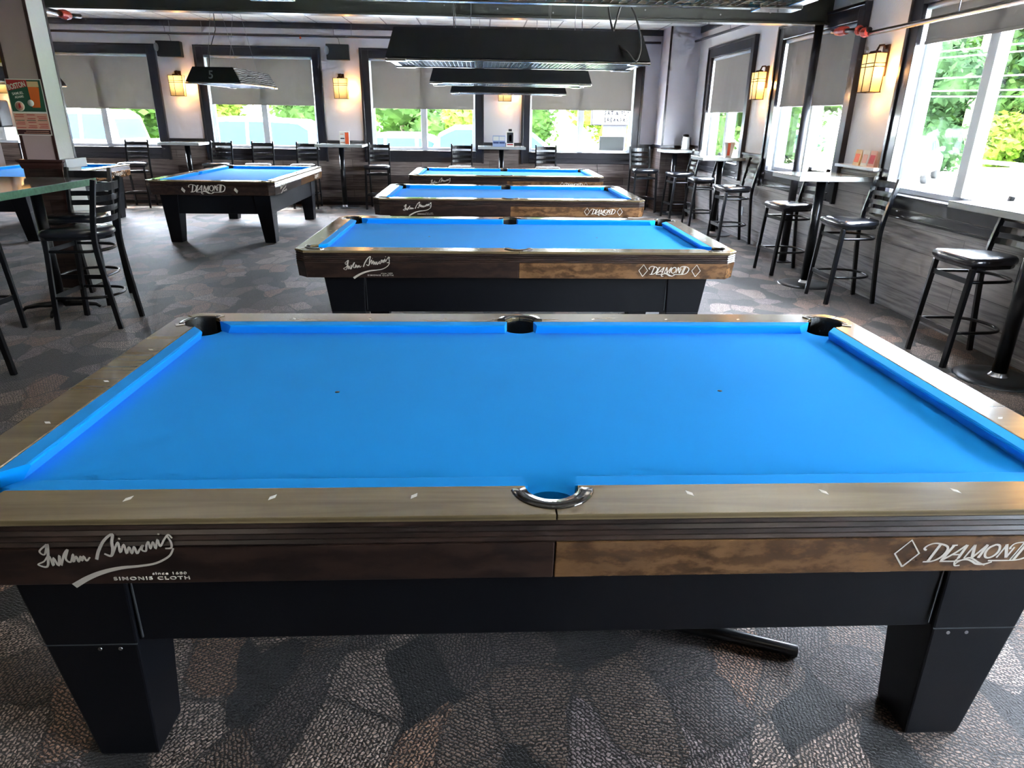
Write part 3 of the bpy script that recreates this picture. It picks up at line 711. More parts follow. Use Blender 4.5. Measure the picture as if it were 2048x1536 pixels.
R90 = -PI/2
STOOLS = [((3.365, 4.335), R90, 'bar stool facing left in front of the wide right window, beside the round table base'),
    ((3.37, 2.57), R90, 'nearest bar stool on the right, in front of the right wall at the frame edge'),
    ((3.33, 5.62), R90+.08, 'bar stool whose back is hidden behind the grey table near the steel post'),
    ((3.38, 7.62), R90+.03, 'bar stool facing left just before the wall between the first two right windows'),
    ((3.38, 9.0), R90-.03, 'bar stool half hidden behind the pole of the table by the farthest right window'),
    ((3.33, 10.14), R90+.1, 'farthest bar stool by the right wall, beside the corner pilaster table'),
    ((2.83, 10.98), .12, 'bar stool left of the corner pilaster, its back against the wall'),
    ((1.06, 11.17), 0, 'back wall stool right of the table with the blue card'),
    ((-.52, 11.17), 0, 'back wall stool left of the table with the blue card'),
    ((-2.05, 11.12), 0, 'back wall stool right of the table with the orange menu'),
    ((-3.37, 11.14), 0, 'back wall stool left of the table with the orange menu'),
    ((-4.18, 11.14), 0, 'middle stool of three under the second window from the left'),
    ((-4.93, 11.14), 0, 'left stool of three under the second window from the left'),
    ((-6.38, 11.05), .1, 'back wall stool beyond the pool table at far left, left of its bar table'),
    ((-3.285, 3.475), R90, 'bar stool facing the green edged table, nearest complete one on the left'),
    ((-3.71, 4.25), 0, 'bar stool with its back to the left column, at the green edged table'),
    ((-4.05, 3.11), PI/2, 'bar stool under the green edged table, cut by the left frame edge'),
    ((-3.47, 2.06), R90, 'bar stool at lower left of which only a leg shows'),
    ((3.42, 1.35), R90, 'bar stool beyond the near right table, at the right frame edge')]
st = make_stool()
for i, ((x, y), rz, lab) in enumerate(STOOLS):
    o = st if i == 0 else copy_tree(st)
    o.location = (x, y, 0); o.rotation_euler = (0, 0, rz); o['label'] = lab
bpy.context.view_layer.update()

# ------------------------------------------------------------------ bar tables with round bases
def make_bar_table(lx, ly, px=0, py=0, zt=1.13, r=.27):
    root = thing('bar_table', '', 'bar table', (0, 0, 0), 0, 'grey topped bar tables along the walls')
    t = MB().box(-lx/2, lx/2, -ly/2, ly/2, zt-.006, zt).build('tabletop', M_TOPG, root, bevel=.002)
    MB().box(-lx/2-.001, lx/2+.001, -ly/2-.001, ly/2+.001, zt-.044, zt-.006).build('edge_band', M_TOPE, t, bevel=.002)
    MB().tube([(px, py, .02), (px, py, zt-.06)], .046, 20).build('pole', M_STOOLM, root)
    MB().box(px-.13, px+.13, py-.13, py+.13, zt-.062, zt-.044).build('top_plate', M_STOOLM, root)
    MB().lathe([(0, .022), (.06, .022), (.20, .017), (r-.01, .010), (r, .002), (r, 0)], 40, (px, py)).build('base_disc', M_DISC, root)
    MB().lathe([(.045, .05), (.055, .03), (.062, .022)], 20, (px, py)).build('base_collar', M_BOLT, root)
    return root
def bt(x, y, lab, lx, ly, px=0, py=0, zt=1.13):
    o = make_bar_table(lx, ly, px, py, zt); o.location = (x, y, 0); o['label'] = lab; return o
bt(3.285, 4.98, 'grey bar table between two stools under the right wall ledge', .72, .66, .02, 0)
bt(3.32, 8.32, 'grey bar table carrying the menu cup near the farthest right window', .62, .60, .05, 0)
bt(3.36, 2.22, 'grey bar table at the right frame edge', .56, .84, .02, -.08)
bt(.217, 11.21, 'bar table with the blue card stand between two windows', .86, .68, 0, .0, 1.125)
bt(-2.70, 11.21, 'bar table with the orange and white menu holder', .84, .68, -.02, .02, 1.125)
bt(-5.50, 11.21, 'empty bar table under the leftmost wall lantern', .72, .68, 0, .05, 1.125)
bt(3.37, 10.72, 'bar table in front of the corner pilaster with a napkin dispenser', .60, .52, -.04, -.02, 1.125)

# large bar table on the left with green marbled edge
tl = thing('high_table', 'long high table with green marbled edge at left, stools around it', 'table', (-3.98, 3.0, 0))
MB().box(-.40, .41, -1.2, 1.34, 1.055, 1.075).build('tabletop', M_TOPL, tl)
MB().box(-.402, .412, -1.202, 1.342, 1.018, 1.0735).build('edge_band', M_GREEN, tl, bevel=.004)
for yy in (.87, -.75):
    MB().tube([(.15, yy, .05), (.15, yy, 1.02)], .043, 24).build('pole', M_STOOLM, tl)
    cb = MB()
    for k in range(4):
        a = k*PI/2+.25; c, s_ = math.cos(a), math.sin(a)
        cb.tube([(.15+c*.03, yy+s_*.03, .055), (.15+c*.17, yy+s_*.17, .05), (.15+c*.27, yy+s_*.27, .035), (.15+c*.30, yy+s_*.30, .01)], [.028, .022, .016, .012], 10)
    cb.build('cross_base', M_STOOLM, tl)

# ------------------------------------------------------------------ table things
def menu_box(name, lab, cat, loc, w2, d2, h, base, face, rz=0, txt=None):
    r = thing(name, lab, cat, loc, rz)
    MB().prism([(-w2, -d2), (w2, -d2), (w2, d2), (-w2, d2)], 0, h).build('card', base, r, bevel=.002)
    for (x0, x1, z0, z1, m_) in face:
        MB().box(x0, x1, -d2-.0015, -d2-.0002, z0, z1).build('printed_panel', m_, r)
    return r
menu_box('menu_holder', 'orange and white menu holder on the bar table under the second lantern', 'menu holder', (-2.60, 10.98, 1.125), .085, .05, .22, M_PAPER,
         [(.01, .075, .01, .205, M_ORANGE), (-.07, 0, .095, .115, M_BLACKP), (-.07, 0, .03, .045, M_PINKP), (-.07, -.01, .17, .185, M_PINKP)], rz=.15)
cd = menu_box('card_stand', 'pale blue gridded card stand lying against the wall table centre', 'card', (.165, 10.92, 1.125), .115, .006, .19, M_BLUEP,
         [(-.105, -.005, .105, .175, M_PAPER), (.005, .105, .105, .175, M_PAPER), (-.105, -.005, .055, .085, M_NAVY), (.005, .105, .055, .085, M_NAVY), (-.105, -.005, .015, .04, M_BLUEP), (.005, .105, .015, .04, M_BLUEP)])
menu_box('card_holder', 'small white framed black sign with red foot behind the blue card', 'sign', (.37, 11.08, 1.125), .072, .012, .26, M_PAPER,
         [(-.058, .058, .06, .24, M_BLACKP), (-.055, .055, .025, .045, M_REDP), (-.02, .03, .09, .2, M_BLUEP), (-.03, .03, .262, .30, M_BLACKP)])
nd = thing('napkin_dispenser', 'silver napkin dispenser with black round top on the pilaster table', 'napkin dispenser', (3.52, 10.78, 1.125))
MB().loft([[(x*k, y*k, z) for x, y in ((-.07, -.06), (.07, -.06), (.07, .06), (-.07, .06))] for z, k in ((0, 1.1), (.06, 1), (.22, .82))]).build('body', M_SILVER, nd, bevel=.006)
MB().lathe([(0, .262), (.045, .258), (.055, .24), (.055, .218)], 20).build('cap', M_SPK, nd)
cp = thing('menu_cup', 'tapered clear cup with an orange straw and menus on the second wall table', 'cup', (3.47, 8.30, 1.13))
MB().lathe([(.045, 0), (.075, .20), (.072, .20), (.043, .01), (0, .01)], 20).build('cup_body', M_PAPER, cp)
MB().box(-.05, -.01, -.075, -.071, .02, .19).build('label_band', M_ORANGE, cp)
MB().tube([(0, 0, .02), (.02, .01, .25)], .006, 8).build('straw', M_PAPER, cp)
# menus on the little ledge of the right wall
for k, (yy, cc, lab) in enumerate([(4.98, M_FOAM, 'cream food photo menu standing leftmost on the right wall ledge'), (4.83, M_PAPER, 'white folded menu in the middle of the right wall ledge'), (4.70, M_PINKP, 'reddish menu board rightmost on the right wall ledge')]):
    r = thing('table_menu', lab, 'menu', (3.64, yy, 1.2225), R90, None)
    MB().add([(-.06, -.02, 0), (.06, -.02, 0), (.06, .0, .15), (-.06, .0, .15), (-.06, .02, 0), (.06, .02, 0)], [(0, 1, 2, 3), (3, 2, 5, 4), (0, 4, 3), (1, 2, 5), (0, 1, 5, 4)]).build('card', cc, r)
    MB().add([(-.045, -.0185, .03), (.04, -.0185, .03), (.04, -.0075, .11), (-.045, -.0075, .11), (-.045, -.0175, .03), (.04, -.0175, .03), (.04, -.0065, .11), (-.045, -.0065, .11)], [(0, 1, 2, 3), (4, 5, 6, 7), (0, 1, 5, 4), (2, 3, 7, 6), (0, 3, 7, 4), (1, 2, 6, 5)]).build('printed_panel', [M_ORANGE, M_PINKP, M_REDP][k], r)
bk = tag(MB().box(2.09, 2.56, YB-.045, YB-.02, 1.06, 1.31).build('display_board', M_GREYBOX, bevel=.004), 'grey rectangular board standing in the right corner of the fourth back window', 'board')
tag(MB().tube([(2.05, YB-.02, 1.04), (2.07, YB-.03, .85), (2.10, YB-.02, .6), (2.20, YB-.02, .55)], .004, 6).build('power_cord', M_CABLE), 'thin dark cord hanging below the grey board in the fourth window', 'cord')
tag(MB().tube([(.30, -.18, .03), (.86, -.385, .022)], [.028, .020], 16).build('metal_tube', M_STOOLM, bevel=.002), 'black metal tube lying on the carpet under the nearest pool table', 'tube')

# ------------------------------------------------------------------ room shell
struct(MB().box(XL-.3, XR+.3, YF-.3, YB+.3, -.2, 0).build('floor', M_CARPET))
struct(MB().box(XL-.3, XR+.3, YF-.3, YB+.3, ZC, ZC+.15).build('ceiling', M_TILE))

def wall_with_holes(name, axis, c0, c1, a0, a1, holes, z0, z1, material):
    """axis 'X': wall runs along x between a0..a1, occupies y c0..c1"""
    b = MB(); cur = a0
    def bx(p, q, za, zb):
        if q-p < 1e-4: return
        if axis == 'X': b.box(p, q, c0, c1, za, zb)
        else: b.box(c0, c1, p, q, za, zb)
    for h0, h1, hz0, hz1 in sorted(holes):
        bx(cur, h0, z0, z1); bx(h0, h1, z0, max(z0, min(hz0, z1))) if hz0 > z0 else None
        if hz1 < z1: bx(h0, h1, max(hz1, z0), z1)
        cur = h1
    bx(cur, a1, z0, z1)
    return struct(b.build(name, material))
WZ = 1.17    # wainscot height
hb = [(a+CAS-.02, b-CAS+.02, 1.0, WT-CAS+.02) for a, b in BACK_WIN]
hr = [(a+CAS-.02, b-CAS+.02, 1.0, WT-CAS+.02) for a, b in RIGHT_WIN]
wall_with_holes('wall_back', 'X', YB, YB+WALL_T, XL, XR+.3, hb, 0, ZC, M_WALL)
wall_with_holes('wall_right', 'Y', XR, XR+WALL_T, YF, YB, hr, 0, ZC, M_WALLW)
hf = []
wall_with_holes('wall_front', 'X', YF-WALL_T, YF, XL, XR, hf, 0, ZC, M_PLD)
hl = []
wall_with_holes('wall_left', 'Y', XL-WALL_T, XL, YF, YB, hl, 0, ZC, M_WALL)
# plank wainscots, 15 mm proud of the walls, left out where the windows stand
def strip(name, axis, segs, face, z0, z1, th, material, bev=0):
    b = MB()
    for p, q in segs:
        if axis == 'X': b.box(p, q, face-th, face, z0, z1)
        else: b.box(face-th, face, p, q, z0, z1)
    return struct(b.build(name, material, bevel=bev))
def gaps(lo, hi, wins):
    out = []; cur = lo
    for a, b in sorted(wins): out.append((cur, a)); cur = b
    out.append((cur, hi)); return [g for g in out if g[1]-g[0] > .01]
gb = gaps(XL, XR-.46, BACK_WIN); gr = gaps(YF, YB, RIGHT_WIN)
strip('wall_back_wainscot', 'X', [(XL, XR)], YB, 0, WB+.01, .018, M_PLX)
strip('wall_back_wainscot_upper', 'X', gb, YB, WB+.01, WZ, .018, M_PLX)
strip('wall_right_wainscot', 'Y', [(YF, YB)], XR, 0, WB+.01, .02, M_PLY)
strip('wall_right_wainscot_upper', 'Y', gr, XR, WB+.01, WZ, .02, M_PLY)
strip('trim_1', 'X', gb, YB, WZ-.07, WZ+.005, .035, M_CHARC, .004)          # chair rail, back
strip('trim_2', 'Y', [g for g in gr if not (4.5 < g[0] < 4.6)], XR, WZ-.005, WZ+.03, .045, M_CHARC, .004)
tag(MB().box(XR-.13, XR, 4.53, 5.29, 1.195, 1.222).build('wall_ledge', M_WHITEV, bevel=.003), 'pale grey ledge on the right wall holding menus', 'ledge')
strip('trim_3', 'X', [(XL, XR)], YB, 3.035, ZC, .03, M_CHARC)               # crown
strip('trim_4', 'Y', [(YF, YB)], XR, 3.035, ZC, .03, M_CHARC)
strip('baseboard_back', 'X', [(XL, XR)], YB-.018, 0, .06, .012, M_CHARC)
strip('baseboard_right', 'Y', [(YF, YB)], XR-.02, 0, .06, .012, M_PLY)

# windows: charcoal casing, white sash with a mullion, glass, lower apron
def make_window(idx, axis, a, b, face):
    root = bpy.data.objects.new('window_%d' % idx, None); COL.objects.link(root); struct(root)
    if axis == 'X': F = lambda u0, u1, d0, d1, z0, z1, B: B.box(u0, u1, face-d1, face-d0, z0, z1)      # d: depth into the room
    else: F = lambda u0, u1, d0, d1, z0, z1, B: B.box(face-d1, face-d0, u0, u1, z0, z1)
    c = MB()
    F(a, a+CAS, .0, .045, WB, WT, c); F(b-CAS, b, .0, .045, WB, WT, c); F(a+CAS, b-CAS, 0, .045, WT-CAS, WT, c)
    F(a-.012, a+.03, .0, .062, WB-.012, WT+.012, c); F(b-.03, b+.012, 0, .062, WB-.012, WT+.012, c); F(a+.03, b-.03, 0, .062, WT-.02, WT+.012, c)
    c.build('window_casing', M_CHARC, root, bevel=.004)
    d = MB()
    F(a+CAS, b-CAS, .0, .040, WB, 1.0, d); F(a+CAS, b-CAS, 0, .052, .885, .90, d); F(a+CAS, b-CAS, 0, .052, .815, .83, d)
    d.build('window_apron', M_CHARC, root, bevel=.003)
    s = MB(); F(a+CAS-.02, b-CAS+.02, -WALL_T, .06, .995, 1.015, s); s.build('window_sill', M_CHARC, root, bevel=.004)
    v = MB(); i0, i1 = a+CAS-.02, b-CAS+.02; zt = WT-CAS+.02; zb = 1.015; fw_ = .07; dd0, dd1 = -.13, -.06
    F(i0, i0+fw_, dd0, dd1, zb, zt, v); F(i1-fw_, i1, dd0, dd1, zb, zt, v); F(i0+fw_, i1-fw_, dd0, dd1, zb, zb+.05, v); F(i0+fw_, i1-fw_, dd0, dd1, zt-.05, zt, v)
    mid = (i0+i1)/2; F(mid-.055, mid+.055, dd0, dd1+.03, zb+.05, zt-.05, v)
    v.build('window_frame', M_WHITEV, root, bevel=.006)
    j = MB(); F(i0-.001, i0+.012, -WALL_T, 0.0, zb, zt, j); F(i1-.012, i1+.001, -WALL_T, 0, zb, zt, j); F(i0, i1, -WALL_T, 0, zt-.012, zt+.001, j)
    j.build('window_jamb', M_WHITEV, root)
    g = MB(); F(i0+fw_, mid-.055, -.10, -.095, zb+.05, zt-.05, g); g.build('window_glass', M_GLASS, root)
    g = MB(); F(mid+.055, i1-fw_, -.10, -.095, zb+.05, zt-.05, g); g.build('window_glass', M_GLASS, root)
    return root
k = 1
for a, b in BACK_WIN: make_window(k, 'X', a, b, YB); k += 1
for a, b in RIGHT_WIN: make_window(k, 'Y', a, b, XR); k += 1
for (a, b, z0, z1) in hf: portal('front_portal', ((a+b)/2, YF-.12, (z0+z1)/2), (-PI/2, 0, PI), b-a, z1-z0)
for (a, b, z0, z1) in hl: portal('left_portal', (XL-.12, (a+b)/2, (z0+z1)/2), (PI/2, 0, -PI/2), b-a, z1-z0)
for (a, b) in BACK_WIN: portal('back_portal', ((a+b)/2, YB+.22, 1.75), (-PI/2, 0, 0), b-a, 1.7)
for (a, b) in RIGHT_WIN: portal('right_portal', (XR+.22, (a+b)/2, 1.75), (PI/2, 0, PI/2), b-a, 1.7)

# roller blinds
def blind(axis, a, b, zb, lab):
    r = thing('roller_blind', lab, 'window blind', (0, 0, 0), 0, 'grey roller blinds')
    i0, i1 = a+CAS+.0, b-CAS-.0
    if axis == 'X':
        y = YB+.025; cx = (i0+i1)/2; r.location = (cx, y, 0); h = (i1-i0)/2
        P = lambda u, d, z: (u, d, z)
    else:
        x = XR+.025; cx = (i0+i1)/2; r.location = (x, cx, 0); h = (i1-i0)/2
        P = lambda u, d, z: (d, u, z)
    zt = WT-CAS-.02
    MB().tube([P(-h, 0, zt), P(h, 0, zt)], .026, 14).build('roller', M_WHITEV, r)
    f = MB(); nseg = 12; rings = []
    for i in range(nseg+1):
        u = -h+.03+(2*h-.06)*i/nseg; d = .004*math.sin(i*1.9+a)
        rings.append([P(u, d-.001, zb), P(u, d+.001, zb), P(u, .001, zt), P(u, -.001, zt)])
    f.loft(rings).build('fabric', M_BLIND, r)
    MB().box(*( (-h+.028, h-.028, -.007, .007) if axis == 'X' else (-.007, .007, -h+.028, h-.028) ), zb-.022, zb+.004).build('bottom_bar', M_BLIND, r, bevel=.003)
    return r
BL = ['roller blind half lowered in the leftmost back window', 'roller blind behind the lamp numbered 5, second back window', 'roller blind in the third back window, partly behind the hanging lamps', 'roller blind in the fourth back window beside the pilaster']
for (a, b), z, lab in zip(BACK_WIN, (1.69, 1.79, 1.765, 1.785), BL): blind('X', a, b, z, lab)
BR = ['roller blind in the farthest right wall window', 'roller blind in the middle right window, crossed by the steel post', 'roller blind rolled almost up in the nearest right window', 'roller blind in the right window beside the camera', 'roller blind in the last right window behind the camera']
for (a, b), z, lab in zip(RIGHT_WIN, (1.765, 1.82, 2.29, 1.9, 1.9), BR): blind('Y', a, b, z, lab)

# corner pilaster
PX0 = 3.15
struct(MB().box(PX0, XR, 11.02, YB, WZ, ZC).build('wall_pilaster', M_WALL))
struct(MB().box(PX0-.012, XR, 10.988, YB, 0, WZ).build('wall_pilaster_wainscot', M_PLX))
struct(MB().box(PX0-.03, XR, 10.97, YB, WZ-.03, WZ+.015).build('trim_5', M_CHARC, bevel=.003))
struct(MB().box(PX0-.012, PX0+.02, 10.985, 11.01, WZ, ZC).build('trim_6', M_CHARC))

# steel beam and post
bm = thing('steel_beam', 'painted steel beam crossing under the ceiling', 'beam', (0, 6.2, 0))
MB().box(XL, XR, -.012, .012, 2.635, 3.11).build('web', M_BEAM, bm)
MB().box(XL, XR, -.085, .085, 2.615, 2.638).build('flange', M_BEAM, bm, bevel=.004)
MB().box(XL, XR, -.085, .085, 3.09, 3.118).build('flange', M_BEAM, bm)
for x in (-.55, .02, .62, 1.62, 2.45, 3.0): MB().tube([(x, -.02, 2.70+.03*math.sin(x*9)), (x, -.012, 2.70+.03*math.sin(x*9))], .008, 8).build('bolt', M_BOLT, bm)
tag(MB().tube([(3.12, 6.180, 2.785), (3.12, 6.186, 2.785)], .022, 16).build('round_sticker', mat('sticker', rgb(120, 190, 150), rough=.3, noise=(60, .5))), 'small round blue and green sticker on the steel beam', 'sticker')
po = thing('steel_post', 'dark steel post in front of the middle right window', 'post', (3.575, 6.2, 0))
MB().tube([(0, 0, .01), (0, 0, 2.615)], .045, 20).build('shaft', M_PIPED, po)
MB().box(-.09, .09, -.07, .07, 0, .012).build('base_plate', M_PIPED, po)

# left column
cl = thing('column', 'square column with brown corner trim and a poster, taupe front and pale side', 'column', (-4.21, 4.84, 0))
MB().box(-.15, .15, -.14, .14, 0, ZC).build('core', M_TAUPE, cl)
MB().box(.15, .154, -.14, .14, 1.19, ZC).build('side_panel', M_COLS, cl)
for sx, sy in ((-1, -1), (1, -1)):
    MB().box(sx*.150-.02 if sx > 0 else -.156, .156 if sx > 0 else -.130, -.146, -.138, 1.19, ZC).build('corner_trim', M_BROWN, cl)
MB().box(.152, .158, .115, .146, 1.19, ZC).build('corner_trim', M_CHARC, cl)
MB().box(-.17, .17, -.16, .16, 0, 1.14).build('plank_base', M_PLD, cl)
MB().box(-.172, -.13, -.165, -.158, 0, 1.12).build('corner_trim', M_BROWN, cl); MB().box(.13, .176, -.166, -.12, 0, 1.12).build('corner_trim', M_BROWN, cl)
MB().box(.170, .174, -.12, .16, 0, 1.12).build('side_base', M_COLS, cl)
MB().loft([[(x*k, y*k, z) for x, y in ((-.19, -.18), (.19, -.18), (.19, .18), (-.19, .18))] for z, k in ((1.12, .95), (1.15, 1.0), (1.17, 1.0), (1.185, 1.1), (1.20, 1.1))]).build('cap_moulding', M_BROWN, cl)
MB().box(.172, .215, -.15, .20, 1.125, 1.203).build('cap_side', M_GALV, cl)

# poster on the column
ps = thing('poster', 'beer and baseball poster with BOSTON headline on the left column', 'poster', (-4.22, 4.693, 1.41), 0)
def card(name, x0, x1, z0, z1, m_, lv=1, par=None):
    return MB().box(x0, x1, -.001-lv*.0006, -.0002, z0, z1).build(name, m_, par or ps)
card('sheet', -.155, .155, 0, .47, M_PAPER, 0)
card('background', -.147, .147, .20, .462, M_GREENP, 1)
MB().add([(-.147, -.0022, .37), (.03, -.0022, .41), (.03, -.0022, .462), (-.147, -.0022, .462), (-.147, -.0010, .37), (.03, -.0010, .41), (.03, -.0010, .462), (-.147, -.0010, .462)],
         [(0, 1, 2, 3), (4, 5, 6, 7), (0, 1, 5, 4), (1, 2, 6, 5), (2, 3, 7, 6), (3, 0, 4, 7)]).build('red_banner', M_REDP, ps)
text_obj('lettering', 'BOSTON', .05, M_PAPER, ps, (-.135, -.0026, .378), rot=(PI/2, -.20, 0), width=.155, height=.045, bold=.0008)
text_obj('lettering', 'SAMUEL', .03, M_PAPER, ps, (-.115, -.0022, .335), rot=(PI/2, -.12, 0), width=.10, height=.022, bold=.0004)
text_obj('lettering', 'ADAMS', .03, M_PAPER, ps, (-.10, -.0022, .308), rot=(PI/2, -.12, 0), width=.08, height=.02, bold=.0004)
gl_ = MB(); gl_.add([(.035, -.003, .235), (.105, -.003, .235), (.125, -.003, .40), (.03, -.003, .42), (.035, -.001, .235), (.105, -.001, .235), (.125, -.001, .40), (.03, -.001, .42)],
        [(0, 1, 2, 3), (4, 5, 6, 7), (0, 1, 5, 4), (1, 2, 6, 5), (2, 3, 7, 6), (3, 0, 4, 7)]); gl_.build('beer_glass', M_BEER, ps)
card('foam', .03, .127, .405, .45, M_FOAM, 4)
def disc(name, cx, cz, r, m_, lv):
    MB().lathe([(0, -.0), (r, -.0), (r, -.0006)], 24).xf(Matrix.Translation((cx, -.001-lv*.0006, cz)) @ Matrix.Rotation(PI/2, 4, 'X')).build(name, m_, ps)
disc('baseball', .028, .272, .028, M_PAPER, 4); disc('round_emblem', -.075, .245, .042, M_PAPER, 3); disc('round_emblem', -.075, .245, .035, M_PINKP, 4)
MB().add([(-.085, -.0045, .225), (-.062, -.0045, .235), (-.07, -.0045, .272), (-.082, -.0045, .265), (-.085, -.004, .225), (-.062, -.004, .235), (-.07, -.004, .272), (-.082, -.004, .265)], [(0, 1, 2, 3), (4, 5, 6, 7)]).build('round_emblem', M_REDP, ps)
card('schedule', -.147, .147, .052, .185, M_PINKP, 1)
for i in range(8):
    for j in range(3):
        if (i*3+j) % 4 != 3: card('schedule_line', -.14+j*.098+.01*(i % 2), -.06+j*.098, .062+i*.0155, .067+i*.0155, M_REDP if i != 4 else M_GREENP, 2)
card('footer', -.147, .147, .008, .048, M_MAROON, 1)
for i in range(2): card('footer_line', -.09+.02*i, .13, .016+i*.016, .021+i*.016, M_PINKP, 2)

# banner and shelf things behind the column at the left edge
bn = thing('wall_banner', 'blue and yellow banner at the upper left edge behind the column', 'banner', (-6.215, 7.4, 2.16))
MB().box(-.35, .22, -.005, .005, 0, .10).build('yellow_band', M_YELLOW, bn); MB().box(-.35, .22, -.005, .005, .10, .22).build('blue_band', M_BLUE2, bn)
MB().box(-.35, .22, -.005, .005, .22, .30).build('yellow_band', M_YELLOW, bn)
for xx in (-.3, .18): MB().tube([(xx, 0, .30), (xx, 0, ZC-2.12)], .003, 6).build('cord', M_CABLE, bn)
cab2 = thing('service_cart', 'pale topped service stand by the back wall at the left edge', 'cart', (-9.0+.42, 11.05, 0))
MB().box(-.40, .40, -.25, .25, 1.09, 1.13).build('shelf', M_WHITEV, cab2, bevel=.003)
for xx in (-.37, .37):
    for yy in (-.2, .2): MB().tube([(xx, yy, 0), (xx, yy, 1.09)], .015, 8).build('leg', M_STOOLM, cab2)
wb = thing('carton', 'white box with a dark square print, on the stand at the left edge', 'box', (-8.62, 11.03, 1.13))
MB().box(-.30, .22, -.18, .18, 0, .21).build('box_body', M_SIGNW, wb, bevel=.004)
MB().box(-.02, .05, -.183, -.1795, .06, .13).build('printed_mark', M_BLACKP, wb)
bb2 = thing('cash_box', 'black rounded case on top of the white box at the left edge', 'case', (-8.64, 11.03, 1.34))
MB().box(-.28, .20, -.17, .17, 0, .44).build('case_body', M_SPK, bb2, bevel=.03)
MB().box(.06, .10, -.178, -.168, .10, .14).build('latch', M_SILVER, bb2)

# ------------------------------------------------------------------ hanging pool lamps
def make_lamp(swirly=False, bronze=False):
    root = thing('pool_lamp', '', 'pool table lamp', (0, 0, 0), 0, 'long black hanging pool lamps')
    L_, W_, H_ = .85, .345, .18; lt, wt = .80, .25
    def side(p, q, m_, name):
        (x0, y0, z0), (x1, y1, z1), (x2, y2, z2), (x3, y3, z3) = p
        nrm = (Vector(p[1])-Vector(p[0])).cross(Vector(p[2])-Vector(p[0])).normalized()*.006
        vs = [Vector(v) for v in p]+[Vector(v)+nrm for v in p]
        MB().add(vs, [(0, 1, 2, 3), (4, 5, 6, 7), (0, 1, 5, 4), (1, 2, 6, 5), (2, 3, 7, 6), (3, 0, 4, 7)]).build(name, m_, root)
    for sy in (-1, 1):
        side([(-L_, sy*W_, 0), (L_, sy*W_, 0), (lt, sy*wt, H_), (-lt, sy*wt, H_)], None, M_SWIRL if swirly else M_LAMPB, 'shade_panel')
    for sx in (-1, 1):
        side([(sx*L_, -W_, 0), (sx*L_, W_, 0), (sx*lt, wt, H_), (sx*lt, -wt, H_)], None, M_LAMPB, 'end_panel')
    MB().box(-lt, lt, -wt, wt, H_-.006, H_).build('top_panel', M_LAMPB, root)
    # louver grid
    lv = MB(); lx, ly = L_-.05, W_-.04
    for i in range(57): x = -lx+2*lx*i/56; lv.box(x-.001, x+.001, -ly, ly, -.012, .012)
    for i in range(15): y = -ly+2*ly*i/14; lv.box(-lx, lx, y-.001, y+.001, -.0115, .0115)
    lv.build('louver', M_LOUVB if bronze else M_LOUV, root)
    rim = MB()
    for sy in (-1, 1): rim.box(-L_+.1, L_-.1, sy*(W_-.02)-.018, sy*(W_-.02)+.018, -.016, -.004)
    for sx in (-1, 1): rim.box(sx*(L_-.025)-.02, sx*(L_-.025)+.02, -W_+.08, W_-.08, -.016, -.004)
    rim.build('rim', M_LAMPM, root, bevel=.002)
    for sx in (-1, 1):
        for sy in (-1, 1):
            c = MB(); c.box(*sorted((sx*(L_-.13), sx*(L_+.006))), *sorted((sy*(W_-.08), sy*(W_+.006))), -.022, -.006)
            c.build('corner_bracket', M_LAMPM, root, bevel=.003)
            d = MB(); d.loft([[(sx*(L_*1.004-.05*f-a), sy*(W_*1.01-.095*f-b), H_*f) for a, b in ((0, 0), (.045, 0), (.045, .02), (0, .02))] for f in (0, 1)])
            d.build('corner_cover', M_LAMPB, root)
            MB().tube([(sx*.42, sy*.2, H_), (sx*.42, sy*.015, 1.13)], .0022, 6).build('hanging_wire', M_WIRE, root)
    for sy in (-.11, .11): MB().tube([(-.72, sy, .07), (.72, sy, .07)], .013, 10).build('tube_bulb', M_PAPER, root)
    return root
lamp = make_lamp()
LZ = 1.972
lamp.location = (.082, 3.09, LZ); lamp['label'] = 'largest black hanging lamp, over the second pool table with a looped cord'
pts = [(.55, 0, 1.12), (.58, -.02, .75), (.60, -.1, .35), (.64, -.27, .12), (.70, -.36, .05), (.755, -.37, .0), (.785, -.34, .10), (.77, -.2, .27), (.72, -.05, .40), (.69, 0, .33), (.66, .0, .20)]
q = []
P3 = [Vector(p) for p in pts]
for i in range(len(P3)-1):
    a = P3[i-1] if i else P3[0]*2-P3[1]; b = P3[i]; c = P3[i+1]; d = P3[i+2] if i+2 < len(P3) else P3[-1]*2-P3[-2]
    for j in range(5):
        t = j/5; q.append(0.5*((2*b)+(c-a)*t+(2*a-5*b+4*c-d)*t*t+(3*b-a-3*c+d)*t**3))
q.append(P3[-1])
l2 = place(lamp, 'hanging lamp behind the largest one, over the third pool table', (.155, 6.08, LZ-.005))
l3 = place(lamp, 'farthest hanging lamp, over the last pool table of the row', (.245, 9.1, LZ-.01))
MB().tube(q, .007, 8).build('power_cord', M_CABLE, lamp)
l0 = make_lamp(bronze=True); l0.location = (-.02, 0.0, LZ); l0['label'] = 'hanging lamp over the nearest pool table, cut by the top of the frame'
l5 = make_lamp(swirly=True); l5.location = (-3.60, 8.48, LZ+.02); l5.rotation_euler = (0, 0, PI/2); l5['label'] = 'hanging lamp with number 5 on its end and swirl artwork on its side'
t5 = text_obj('number_lettering', '5', .13, M_GREYBOX, l5, (-.846, .05, .04), rot=(PI/2-.27, 0, -PI/2), height=.10, bold=.001, depth=.003)
l6 = place(l0, 'hanging lamp over the pool table behind the left column', (-6.72, 8.48, LZ), PI/2)
MB().tube([(-.78, .05, .17), (-.76, .03, .35), (-.66, -.05, .62), (-.62, -.04, .8), (-.65, 0, 1.12)], .006, 8).build('power_cord', M_CABLE, l5)

